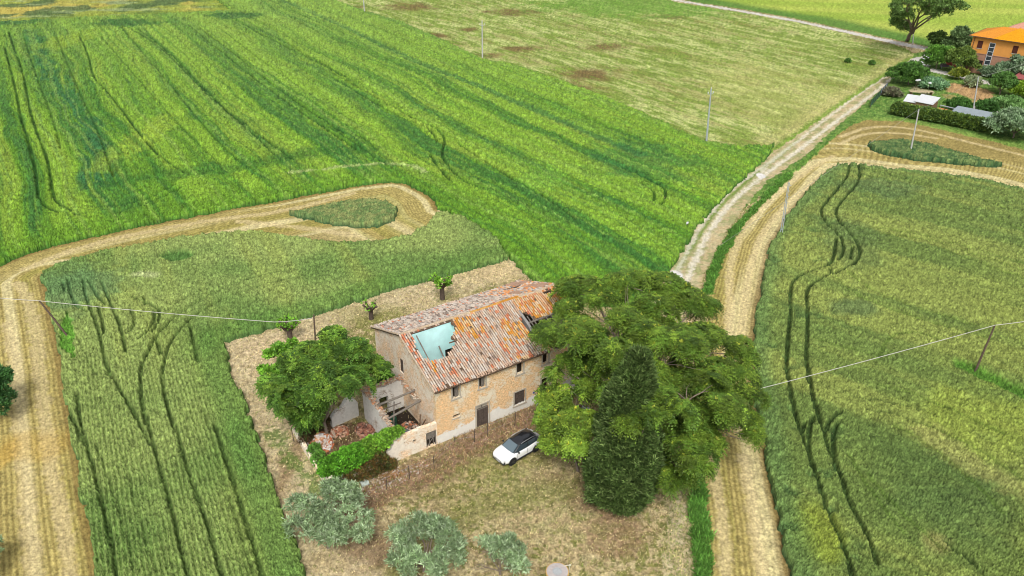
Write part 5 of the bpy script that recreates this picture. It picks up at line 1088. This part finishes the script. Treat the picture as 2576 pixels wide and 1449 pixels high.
# ------------------------------------------------------------------ poles and wires
CONC = plain('pole_concrete', S(206,206,204), .85, var=.12, scale=5, spec=.2); WP = plain('pole_wood', S(112,94,82), .9, var=.3, scale=5); INS = plain('insulator_white', S(232,234,236), .4, var=.05); WIRE = plain('aluminium_wire', S(212,208,200), .6, var=.08); STEEL = plain('galvanised_steel', S(196,204,210), .5, .2, var=.1, scale=4)
def vpole(name, label, b, h, r0, r1, mat, lean=(0,0), arms=0, group=None, top='', dbl=False, armdir=0.0):
    root = empty(name, at(*b)); tag(root, label, 'utility pole', group); e = Vector((lean[0], lean[1], h)); mb = MB()
    if dbl:
        for s in (-1, 1): mb.tube([(s*.14,0,-.1), e+Vector((s*.07,0,0))], [.07,.05], 8)
        for k in range(10): z = h*(k+.5)/10; mb.box((-.14,-.03,z-.03),(.14,.03,z+.03))
    else: mb.tube([(0,0,-.1), e*.5, e], [r0,(r0+r1)/2,r1], 10)
    mb.build('pole', mat, root, smooth=True)
    if arms:
        for k in range(arms):
            a = MB(); z = -.9-.0*k; M_ = Matrix.Translation(e+Vector((0,0,z))) @ Matrix.Rotation(armdir, 4, 'Z'); a.tube([M_ @ Vector((-.55,0,.12)), M_ @ Vector((-.4,0,0)), M_ @ Vector((.4,0,0)), M_ @ Vector((.55,0,.12))], .045, 6); ao = a.build('crossarm', STEEL, root)
            for s in (-1, 1): i_ = MB(); i_.lathe([(.03,0),(.09,.05),(.05,.12),(.1,.18),(.06,.3),(.03,.36)], 10, M_ @ Matrix.Translation((s*.55,0,.12))); i_.build('insulator', INS, ao, smooth=True)
            i_ = MB(); i_.lathe([(.03,0),(.09,.05),(.05,.12),(.1,.18),(.06,.3),(.03,.36)], 10, Matrix.Translation(e)); i_.build('insulator', INS, root, smooth=True)
    elif top == 'cap': a = MB(); a.box((-.16,-.05,h-.5),(.16,.05,h-.42)); a.v = [(x+lean[0], y+lean[1], z) for x, y, z in a.v]; a.build('bracket', STEEL, root)
    return Vector(at(*b))+e
G1 = 'concrete poles along the meadow edge'
tA = vpole('utility_pole', 'pale concrete pole at the corner of the meadow left of the dirt track', (1772,350), 9.7, .19, .12, STEEL, (-.35,0), 1, G1, armdir=.4)
tE = vpole('utility_pole', 'pale concrete pole with a crossarm in the middle of the meadow edge', (1206,148), 9.0, .19, .13, CONC, (0,0), 1, G1, armdir=.1)
tF = vpole('utility_pole', 'pale concrete pole cut by the top edge of the picture', (908,38), 9.0, .19, .13, CONC, (0,0), 1, G1, armdir=.1)
tB = vpole('utility_pole', 'grey double-legged pole standing where the stubble meets the right wheat', (1962,588), 8.1, .2, .12, STEEL, (-.25,0), 0, None, '', True)
tC = vpole('utility_pole', 'thin concrete pole in the dark wheat island of the right stubble bend', (2285,372), 7.95, .15, .1, CONC, (-.45,0), 0, None, 'cap')
tD = vpole('utility_pole', 'concrete pole rising from the bare soil patch of the garden', (2440,275), 7.85, .15, .1, CONC, (-1.0,0), 0, None, 'cap')
tJ = vpole('utility_pole', 'short white pole beside the gravel road under the tall far tree', (2288,97), 3.8, .14, .1, CONC, (-.8,0))
tL = vpole('utility_pole', 'leaning dark wooden pole in the left wheat field', (180,870), 4.9, .12, .08, WP, (-2.05,0), 0)
tM = vpole('utility_pole', 'upright dark wooden pole behind the dark bushy tree', (797,885), 4.3, .1, .08, WP, (.25,0), 0)
tR = vpole('utility_pole', 'dark wooden pole leaning in the right wheat field', (2453,925), 5.9, .12, .08, WP, (.4,0), 0)
def wire(label, pts, sagm=.25, r=.025, mat=WIRE, n=14):
    mb = MB(); out = []
    for a, b in zip(pts[:-1], pts[1:]):
        a, b = Vector(a), Vector(b)
        for k in range(n): t = k/n; q = a.lerp(b, t); q.z -= sagm*4*t*(1-t); out.append(q)
    out.append(Vector(pts[-1])); mb.tube(out, r, 5); return tag(mb.build('overhead_wire', mat), label, 'wire')
wire('pale cable from the left edge over the leaning pole to the upright wooden pole', [at(-120,755,4.8), tL, at(690,818,4.0), tM+Vector((0,0,-.35))], .12, .035)
wire('pale cable from the huge tree over the wooden pole to the right edge', [at(1800,1000,6.2), at(1912,970,5.6), tR, at(2750,762,5.8)], .1, .035)
DW = plain('thin_dark_wire', S(170,172,160), .7, var=.1)
wire('thin wire from the island pole over the stubble to the grass verge', [at(1810,610,.6), tC], .1, .02, DW)
wire('thin wire from the garden pole to the island pole', [tC, tD], .5, .018, DW)
wire('dark cable from the garden pole up to the right edge', [tD, at(2600,130,9.2)], .4, .03, DW)

# ------------------------------------------------------------------ fence before the house
posts = [H3(70,1270),H2(1290,1330),H2(1105,1420),(910,1268),H3(640,880),H3(820,800),H3(1210,650),H3(362,890),(745,1120),(700,1060)]
plab = ['thin rusty stake by the annex window, middle of the fence line','thin stake standing in the orange brambles','thin stake low in the fence left of the brambles','thin stake just above the biggest olive tree','thin stake in front of the old plank door, left one','tall stake overlapping the right side of the old plank door','stake under the wide shuttered window','short stake by the white plaster base of the facade','stake at the left corner of the ruined yard','stake in the dry grass left of the yard thicket']
hts = [1.5,1.5,1.6,1.6,1.5,2.3,1.7,.8,1.8,1.3]; ptop = []
for q, lb, h in zip(posts, plab, hts):
    b = at(*q); root = empty('fence_post', b); tag(root, lb, 'fence post', 'thin stakes of the wire fence'); mb = MB(); lx, ly = R.uniform(-.08,.08), R.uniform(-.08,.08)
    mb.tube([(0,0,-.05),(lx*.5,ly*.5,h*.5),(lx,ly,h)], [.035,.033,.028], 6); mb.build('stake', DWOOD, root); ptop.append((b, h))
ch = [ptop[k] for k in (6,5,4,7,0,1,2,3)]
for fz, lb in ((.45, 'lower thin wire strung between the stakes before the house'), (.9, 'upper thin wire strung between the stakes before the house')):
    mb = MB(); mb.tube([a+Vector((0,0,min(ha,1.5)*fz)) for a, ha in ch], .006, 4); tag(mb.build('fence_wire', STEEL), lb, 'fence wire')
# meter panel at the house corner, old sheets by the yard corner
root = empty('meter_panel', at(*H3(1550,380))); tag(root, 'small white panel on a stake at the right end of the facade', 'panel'); mb = MB(); mb.tube([(0,0,0),(0,0,1.0)], .03, 6); mb.build('stake', DWOOD, root)
mb = MB(); mb.box((-.26,-.1,.35),(.26,-.04,.98)); mb.build('panel', plain('panel_white', S(232,236,238), .4, var=.04), root, bevel=.01)
def sheet(name, label, q, sx, sy, rz, tilt, z, col):
    mb = MB(); n = 8; vs = [(sx*(i/n-.5), sy*(j/n-.5), .04*math.sin(i*1.3)*math.cos(j)) for i in range(n+1) for j in range(n+1)]; mb.add(vs, [(i*(n+1)+j, (i+1)*(n+1)+j, (i+1)*(n+1)+j+1, i*(n+1)+j+1) for i in range(n) for j in range(n)])
    o = mb.build(name, plain(name+'_skin', col, .6, var=.12, scale=2)); o.location = (*at(*q)[:2], z); o.rotation_euler = (tilt, 0, rz); s = o.modifiers.new('t', 'SOLIDIFY'); s.thickness = .02; return tag(o, label, 'sheet')
sheet('plastic_sheet', 'pale weathered sheet standing behind the top of the biggest olive', (868,1232), 1.5, 1.0, .3, .5, .35, S(196,206,196)); sheet('plastic_sheet', 'small grey sheet at the foot of the brown bramble', (925,1226), .7, .5, .6, .7, .3, S(206,210,206))
# ------------------------------------------------------------------ round well with its tap
wb = at(1411,1453); well = empty('concrete_well', wb); tag(well, 'round concrete well cover with a yellow stained rim at the bottom edge', 'well')
CW = plain('well_concrete', S(206,196,192), .9, var=.14, scale=5); mb = MB(); mb.lathe([(.8,0),(.8,.55),(.86,.56),(.86,.70),(.84,.72),(.0,.735)], 40); mb.build('drum', CW, well, smooth=True, angle=30)
mb = MB(); mb.lathe([(.862,.6),(.872,.62),(.872,.69),(.855,.725),(.80,.732),(.80,.728),(.85,.715),(.862,.6)], 40); mb.build('stained_rim', plain('yellow_lichen', S(228,186,110), .9, var=.3, scale=6), well, smooth=True)
mb = MB(); mb.lathe([(.30,.737),(.34,.745),(.36,.737)], 28); mb.lathe([(.0,.736),(.29,.7365),(.29,.737),(.0,.742)], 28); mb.build('lid', plain('lid_grey', S(196,200,202), .8, var=.2, scale=14), well)
root = empty('water_pipe', at(1441,1438)); tag(root, 'pale bent water pipe with a tap beside the round well', 'pipe'); mb = MB(); mb.tube([(0,0,0),(0,0,.7),(-.1,0,.75),(-.45,-.05,.72)], .045, 8); mb.build('pipe', plain('pipe_cream', S(226,216,196), .6, var=.1), root, smooth=True); mb = MB(); mb.lathe([(.03,0),(.09,.03),(.08,.08),(.02,.1)], 8, Matrix.Translation((.05,0,.75))); mb.build('tap', plain('tap_pale', S(232,232,200), .5), root)
# white marker by the track
mk = at(1722,573); root = empty('marker_stake', mk); tag(root, 'tiny white capped marker at the green field edge beside the dirt track', 'marker'); mb = MB(); mb.tube([(0,0,0),(.1,.1,1.1)], .03, 6); mb.build('stake', STEEL, root); mb = MB(); mb.lathe([(.02,0),(.15,.06),(.17,.2),(.12,.34),(.02,.4)], 12, Matrix.Translation((.1,.1,.9)) @ Matrix.Rotation(.5, 4, 'Y')); mb.build('cap', INS, root, smooth=True)

# ------------------------------------------------------------------ orange house, its garden and trees
oh = empty('orange_house', Vector((108.9, 195.2, 0)), math.radians(-45)); tag(oh, 'two-storey orange house with an orange hipped roof at the right edge', 'house')
OW = plain('orange_render', S(236,166,88,1.4), .9, var=.06, scale=1, spec=.1); OT = plain('pinkish_base', S(196,150,124), .9, var=.1, scale=2, spec=.1)
def ohwin(x0, x1, z0, z1, m, par, fr=None): d = MB(); d.box((x0,-.06,z0),(x1,.02,z1)); o = d.build('window', m, par); f = MB(); f.box((x0-.1,-.1,z0-.12),(x1+.1,.0,z0-.004)); f.build('sill', STONE, o); return o
LX, LY, ZH = 14.0, 11.0, 8.5
mb = MB(); mb.box((0,0,4.7),(LX,LY,ZH)); mb.build('upper_wall', OW, oh); mb = MB(); mb.box((.02,.02,0),(LX-.02,LY-.02,4.695)); mb.build('lower_wall', OT, oh); mb = MB(); mb.box((-.06,-.06,4.64),(LX+.06,LY+.06,4.78)); mb.build('band_course', OT, oh)
OR_ = attrmat('orange_tiles', 5, .22, .85); mb = MB(); e = .7
def hip(mb, x0, y0, x1, y1, z, h, ridge, c):
    mb.cur = c; v = [(x0,y0,z),(x1,y0,z),(x1,y1,z),(x0,y1,z)]
    ym = (y0+y1)/2; xm = (x0+x1)/2
    if (x1-x0) > (y1-y0): a = (x0+ridge, ym, z+h); b = (x1-ridge, ym, z+h); f = [(0,1,5,4),(1,2,5),(2,3,4,5),(3,0,4),(3,2,1,0)]
    else: a = (xm, y0+ridge, z+h); b = (xm, y1-ridge, z+h); f = [(0,1,4),(1,2,5,4),(2,3,5),(3,0,4,5),(3,2,1,0)]
    mb.add(v+[a, b], f)
hip(mb, -e, -e, LX+e, LY+e, ZH+.06, 1.9, 5.2, S(238,158,60)); rf = mb.build('roof', OR_, oh)
mb = MB(); hip(mb, 4.6, -e-.12, LX-2.0, 8, ZH+.09, 2.3, 3.8, S(240,166,30)); mb.build('roof_wing', OR_, oh)
mb = MB(); hip(mb, 3, LY-.5, LX+8, LY+8, ZH+.4, 2.2, 4.2, S(222,164,140)); mb.build('rear_roof', attrmat('pink_tiles', 5, .18, .85), oh); mb = MB(); mb.box((3.6,LY+.02,0),(LX+7.4,LY+7.4,ZH+.38)); mb.build('rear_wing', OW, oh)
mb = MB(); mb.box((-e,-e-.1,ZH-.08),(LX+e,-e,ZH+.1)); mb.box((-e-.1,-e-.1,ZH-.08),(-e,LY+e,ZH+.1)); mb.build('gutter', plain('brown_gutter', S(120,90,70), .6), oh); mb = MB(); mb.tube([(.5,-.08,0),(.5,-.08,ZH-.05)], .06, 6); mb.build('downpipe', plain('brown_gutter', S(120,90,70)), oh)
BRS = plain('brown_shutter', S(92,48,36), .8, var=.15); ohwin(1.4,2.5,5.9,7.6,BRS,oh); ohwin(2.4,3.6,2.0,3.2,DARK,oh)
WG = plain('stair_glass', S(70,80,84), .2, var=.2); g = ohwin(4.0,5.2,2.4,7.5,WG,oh); mb = MB()
for z in (2.4,3.4,4.4,5.4,6.4,7.4): mb.box((3.95,-.1,z),(5.25,-.065,z+.14))
mb.box((3.95,-.1,2.4),(4.06,-.062,7.5)); mb.box((5.14,-.1,2.4),(5.25,-.062,7.5)); mb.build('glazing_bar', INS, g); ohwin(9,10.1,5.9,7.6,BRS,oh)
# a low red roofed shed at the right edge and the two garden sheds behind the hedge
def shed(name, label, cat, A, B, w, h, roofm, wallm, tilt=.15, over=.2):
    a = at(*A); b = at(*B); d = b-a; Ln = d.length; rz = math.atan2(d.y, d.x); root = empty(name, a, rz); tag(root, label, cat)
    mb = MB(); mb.box((0,0,0),(Ln,w,h)); mb.build('wall', wallm, root); mb = MB(); M_ = Matrix.Translation((0,0,h+.03)) @ Matrix.Rotation(tilt, 4, 'X'); mb.box((-over,-over,0),(Ln+over,w+over,.08), M_)
    k = 0
    while k*.9 < Ln+over*2: mb.box((-over+k*.9,-over,.081),(-over+k*.9+.05,w+over,.12), M_); k += 1
    mb.build('roof', roofm, root); return root
WHS = plain('white_sheet_roof', S(236,238,240), .5, var=.04); GRS = plain('grey_sheet_roof', S(164,176,182), .5, var=.1, scale=1); RED = plain('red_roof', S(176,98,96), .8, var=.1); TIMB = plain('shed_timber', S(150,120,90), .9, var=.2)
shed('garden_shed', 'white sheet-roofed shed at the left end of the hedge', 'shed', H5(590,985), H5(690,1000), 3.0, 1.6, WHS, TIMB, .22); shed('garden_shed', 'wider white-roofed shed in the middle of the row behind the hedge', 'shed', H5(690,1000), H5(850,1030), 3.4, 1.9, WHS, TIMB, .2)
shed('garden_shed', 'long low grey-roofed shed at the right end of the row behind the hedge', 'shed', H5(1040,1085), H5(1385,1150), 3.6, 1.5, GRS, TIMB, .12)
lt_ = empty('lumber_rack', at(*H5(860,1035))); tag(lt_, 'open rack with orange planks between the white and grey sheds', 'rack'); lt_.rotation_euler = (0,0,math.atan2(*(lambda d: (d.y, d.x))(at(*H5(1040,1075))-at(*H5(860,1035)))))
mb = MB(); mb.box((.3,1.0,1.0),(7.6,1.9,1.2)); mb.build('plank_stack', plain('orange_planks', S(226,150,84), .8, var=.2, scale=3), lt_); mb = MB(); mb.box((.3,.2,1.1),(4.6,.8,1.25)); mb.build('white_board', WHS, lt_); mb = MB()
for x in (.3,3.9,7.5): mb.box((x,.1,0),(x+.1,.2,1.2)); mb.box((x,2.8,0),(x+.1,2.9,1.4)); mb.box((x,.1,.9),(x+.1,2.9,.99))
mb.box((.2,2.6,1.42),(7.9,3.0,1.5)); mb.build('frame', STEEL, lt_)
shed('red_shed', 'shed with a dull red roof cut by the right edge', 'shed', H5(1610,780), H5(1900,830), 4.5, 2.4, RED, TIMB, .12)
# hedge
rs = np.random.RandomState(61); hp = [at(*H5(*q)) for q in ((540,1050),(760,1090),(1000,1130),(1200,1170),(1480,1225))]; hlb = []
for a, b in zip(hp[:-1], hp[1:]):
    n = max(2, int((b-a).length/1.1))
    for k in range(n): q = a.lerp(b, k/n); hlb.append((q.x, q.y+.4, 1.25, 1.15, 1.15, 1.15))
P, N = lobe_points(rs, hlb, 5200, .2, -.6); V, F, c = sprays(rs, P, N, 6, .4, .12, ((92,116,48),(110,134,54),(76,100,44),(84,112,58)), .4, .9); hd_ = empty('hedge', hp[0]); tag(hd_, 'long clipped hedge in front of the garden sheds', 'hedge'); leafmesh('foliage', V, F, c, LEAFM, hd_, tuple(hp[0]))
# trees and bushes around the house
def ftree(label, px, py, h, r, cols, seed, n=900, tr=.15, cat='tree', name='garden_tree', kind='spray', hz=None, group=None, **kw):
    b = at(*H5(px, py)); rr = random.Random(seed); lobes = []
    for k in range(7): a = k*.9; q = r*rr.uniform(.35,.55); lobes.append((b.x+math.cos(a)*q, b.y+math.sin(a)*q, h*rr.uniform(.32,.68), r*.55*rr.uniform(.8,1.2), r*.55, h*.28))
    lobes.append((b.x, b.y, h*.74, r*.6, r*.6, h*.27))
    kw.setdefault('m', 7); kw.setdefault('ln', .55); kw.setdefault('wid', .13); kw.setdefault('shell', .35); kw.setdefault('sub', (9, .36)); kw.setdefault('gap', .25); kw.setdefault('low', -.4)
    return tree(name, label, cat, b, lobes, 'spray', n, tr, seed, cols, group, **kw)
DG = ((82,112,58),(98,128,66),(68,94,50)); OG = ((120,144,108),(142,162,128),(100,126,92)); BGc = ((92,136,52),(106,150,58),(78,116,46)); YG = ((122,134,46),(100,118,44),(140,148,56))
ftree('grey-green rounded tree left of the orange house facade', 1100, 460, 6.6, 3.8, ((104,130,80),(122,146,94),(88,112,70)), 71, 1500)
ftree('yellowish green tree filling the ground between the path and the orange house', 1130, 645, 6.0, 3.7, ((96,120,52),(112,134,58),(84,104,50)), 72, 1800)
ftree('dark green bush at the bend of the gravel road', 890, 420, 4.6, 2.8, ((92,116,56),(76,100,50)), 73, 700); ftree('bright green small tree overhanging the gravel yard', 900, 600, 5.6, 3.0, BGc, 74, 900, tr=.12)
ftree('dark green rose tree with white blossoms beside the dirt track', 640, 760, 4.8, 4.4, ((76,114,48),(88,128,54),(64,98,42)), 75, 1500); ftree('small flowering shrub with white blossoms by the gravel yard', 800, 590, 3.6, 1.6, ((100,136,66),(84,120,56)), 76, 400, tr=.07)
ftree('bright green dense tree leaning on the right side of the orange house', 1550, 615, 6.6, 3.3, ((76,116,46),(88,130,50),(64,100,40)), 77, 1500); ftree('tall brownish green tree at the right edge beside the orange house', 1730, 600, 9.0, 4.2, ((110,124,78),(128,138,92),(96,108,66)), 78, 1500)
ftree('large grey olive below the orange house, upper one at the right edge', 1640, 720, 5.6, 4.6, OG, 79, 1500, cat='olive tree'); ftree('small round olive bush by the gravel path end', 1400, 672, 2.2, 1.9, OG, 80, 600, cat='olive tree'); ftree('yellow-green round bush in the middle of the gravel path', 1110, 700, 2.4, 1.7, YG, 81, 400, tr=.06, cat='bush')
ftree('green leafy tree in front of the red-roofed shed', 1510, 840, 4.6, 3.0, ((90,130,62),(104,144,72),(78,114,54)), 82, 900); ftree('yellow-green shrub before the red-roofed shed at the edge', 1710, 870, 3.2, 2.6, ((130,160,44),(112,144,44)), 83, 700, cat='bush')
ftree('dark clipped bush behind the long grey shed', 1110, 1010, 2.4, 2.6, ((64,104,42),(76,116,46)), 84, 600, cat='bush', tr=.08); ftree('dark round bush right of the white dome in the garden', 1380, 1030, 2.6, 2.2, ((62,100,44),(72,112,50)), 85, 600, cat='bush', tr=.08)
ftree('big silver olive at the right end of the hedge', 1640, 1250, 5.2, 4.8, ((124,150,110),(144,168,130),(98,124,86)), 86, 1900, cat='olive tree'); ftree('loose green shrub row between the soil patch and the right olives', 1580, 1000, 2.8, 3.6, ((112,150,84),(130,166,100),(92,130,66)), 87, 1100, cat='bush', tr=.07)
ftree('grey dry bush by the corner of the green net fence', 480, 870, 1.6, 1.8, ((110,104,84),(92,90,70),(124,128,96)), 88, 350, cat='bush', tr=.05); ftree('blue-green vegetable patch bush in the garden centre', 860, 780, 1.8, 3.2, ((110,146,104),(90,130,90),(128,160,118)), 89, 800, cat='bush', tr=.05); ftree('thin grey shrub where the garden meets the gravel path', 1240, 770, 2.2, 1.8, ((140,150,110),(120,136,96)), 90, 350, cat='bush', tr=.05)
# tall far tree leaning right beside the gravel road
bt = at(*H5(630,340)); ll = [lobeW(H5, *l) for l in [(560,130,8,3.2,3,2.4),(620,30,12,4,3.6,3),(700,-60,16,5,4,3.4),(820,60,11,3.6,3.4,2.2),(930,70,10,3.4,3,2.0),(1050,10,12,3.4,3,1.8),(900,-20,14,4,3.6,2.4),(620,240,4,2.4,2.2,1.8),(540,180,6,2.2,2.2,1.8)]]
tree('tall_tree', 'tall tree with a leaning trunk and open crown beyond the gravel road', 'tree', bt, ll, 'spray', 2600, .55, 91, ((96,126,62),(112,142,74),(84,110,56)), m=7, ln=.55, wid=.11, up=.3, spread=.9, shell=.6, gap=.42, low=-.6, twigs=50, fork=.35, bark=BARK)
# white blossoms
def blossoms(label, pts, seed):
    rr = random.Random(seed); mb = MB()
    for (x, y, z) in pts:
        p = at(*H5(x, y), z)
        for _ in range(3): q = p+Vector((rr.uniform(-.3,.3), rr.uniform(-.3,.3), rr.uniform(-.2,.2))); mb.lathe([(.01,-.1),(rr.uniform(.16,.24),0),(.01,.1)], 6, Matrix.Translation(q))
    b = at(*H5(pts[0][0], pts[0][1])); return tag(mb.build('blossom_cluster', INS), label, 'blossom', kind='stuff')
blossoms('white rose blossoms on the flowering shrub by the gravel yard', [(790,510,2.6),(800,480,3),(835,490,3),(845,475,3.2),(770,540,2),(790,560,1.6)], 1); blossoms('white rose blossoms over the dark green rose tree beside the track', [(575,620,2.5),(600,600,3),(510,680,1.6),(520,660,2),(490,695,1.2)], 2)
# green net fence, white domes, garden table and other small garden things
a, b = at(*H5(280,980)), at(*H5(440,800)); root = empty('net_fence', a, math.atan2((b-a).y, (b-a).x)); tag(root, 'green and blue screen fence between the dirt track and the garden', 'fence'); Ln = (b-a).length
for k in range(int(Ln/2.4)+1): mb = MB(); mb.tube([(k*2.4,0,0),(k*2.4,0,1.8)], .05, 6); mb.build('post', DWOOD, root)
mb = MB(); mb.box((0,.06,.1),(Ln*.55,.08,1.6)); mb.build('screen', plain('green_screen', S(60,120,84), .8, var=.3, scale=1.5), root); mb = MB(); mb.box((Ln*.551,.06,.1),(Ln,.08,1.6)); mb.build('screen', plain('blue_screen', S(150,170,184), .8, var=.2, scale=1.5), root)
def dome(label, q, r, col, name='white_cover', cat='cover'):
    root = empty(name, at(*H5(*q))); tag(root, label, cat); mb = MB(); mb.lathe([(r,0),(r*1.02,r*.4),(r*.85,r*.9),(r*.45,r*1.25),(.02,r*1.35)], 12); o = mb.build('cover', plain(name+'_skin', col, .5, var=.08), root, smooth=True); mb = MB(); mb.lathe([(r*1.03,.0),(r*1.06,.06),(r*1.04,.12)], 12); mb.build('hem', STONE, root)
dome('white domed cover behind the long grey shed at the foot of the garden pole', (1260,1015), 1.15, S(232,224,220)); dome('small white sack cover right of the dark round bush', (1468,1030), .6, S(224,224,220)); dome('small white cover near the big silver olive', (1560,1050), .55, S(214,206,206)); dome('pale turquoise water butt at the left end of the hedge', (532,950), .5, S(130,190,186), 'water_butt', 'barrel')
gt = empty('garden_table', at(*H5(760,850))); tag(gt, 'pale wooden garden table with a bench in the middle of the garden', 'table'); mb = MB(); mb.box((-2.6,-.6,.72),(2.6,.6,.8)); mb.build('tabletop', plain('pale_planks', S(206,186,150), .8, var=.2), gt)
for sx in (-2.2, 2.2): mb = MB(); mb.box((sx-.06,-.5,0),(sx+.06,.5,.71)); mb.build('leg', TIMB, gt)
for q, lb in (((700,755),'left white lantern post in the garden'),((720,750),'white lantern post with a broad head in the garden'),((822,778),'low white lantern post right of the others in the garden')):
    root = empty('lantern_post', at(*H5(q[0], q[1]+60))); tag(root, lb, 'lamp post'); mb = MB(); mb.tube([(0,0,0),(0,0,2.2)], .05, 6); mb.build('post', DWOOD, root); mb = MB(); mb.lathe([(.1,2.2),(.38,2.3),(.3,2.5),(.05,2.6)], 10); mb.build('head', INS, root)
# red swing seat / awning near the house, small dark kiosk under it
rt = empty('garden_swing', at(*H5(985,600))); tag(rt, 'red canopied garden swing under the yellowish tree by the path', 'swing'); mb = MB(); M_ = Matrix.Rotation(.5, 4, 'X') @ Matrix.Rotation(.3, 4, 'Y'); mb.box((-1.4,-.9,1.9),(1.4,.9,2.0), M_); mb.build('canopy', plain('red_canopy', S(226,84,62), .7, var=.08), rt)
for sx in (-1.2, 1.2): mb = MB(); mb.tube([(sx,-.6,0),(sx,-.5,1.6)], .05, 6); mb.build('leg', STEEL, rt)
mb = MB(); mb.box((-1.1,-.2,.5),(1.1,.5,.62)); mb.box((-1.1,.42,.62),(1.1,.5,1.2)); mb.build('seat', plain('grey_cushion', S(150,140,150), .8), rt)
# blue-grey structure clipped at the very top left
gb = at(*C1(545,6)); root = empty('greenhouse', (gb.x, gb.y, 0), .6); tag(root, 'small blue-grey roofed hut cut by the top edge at the left', 'hut'); mb = MB(); mb.box((-1.5,-1,0),(1.5,1,1.6)); mb.build('wall', TIMB, root); mb = MB(); mb.add([(-1.7,-1.2,1.6),(1.7,-1.2,1.6),(1.7,0,2.3),(-1.7,0,2.3),(1.7,1.2,1.6),(-1.7,1.2,1.6)], [(0,1,2,3),(3,2,4,5),(0,3,5),(1,4,2),(0,5,4,1)]); mb.build('roof', GRS, root)
for k, (x, y, lb) in enumerate(((290,575,'small dark green bush alone in the pale meadow left of the track'),(60,560,'tiny dark bush in the middle of the pale meadow'))):
    q = at(*H5(x, y)); bush('meadow_bush', lb, 'bush', [(q.x, q.y, .5, .7, .7, .6)], 160, 150+k, ((76,112,48),(90,126,56)), .3, .08)
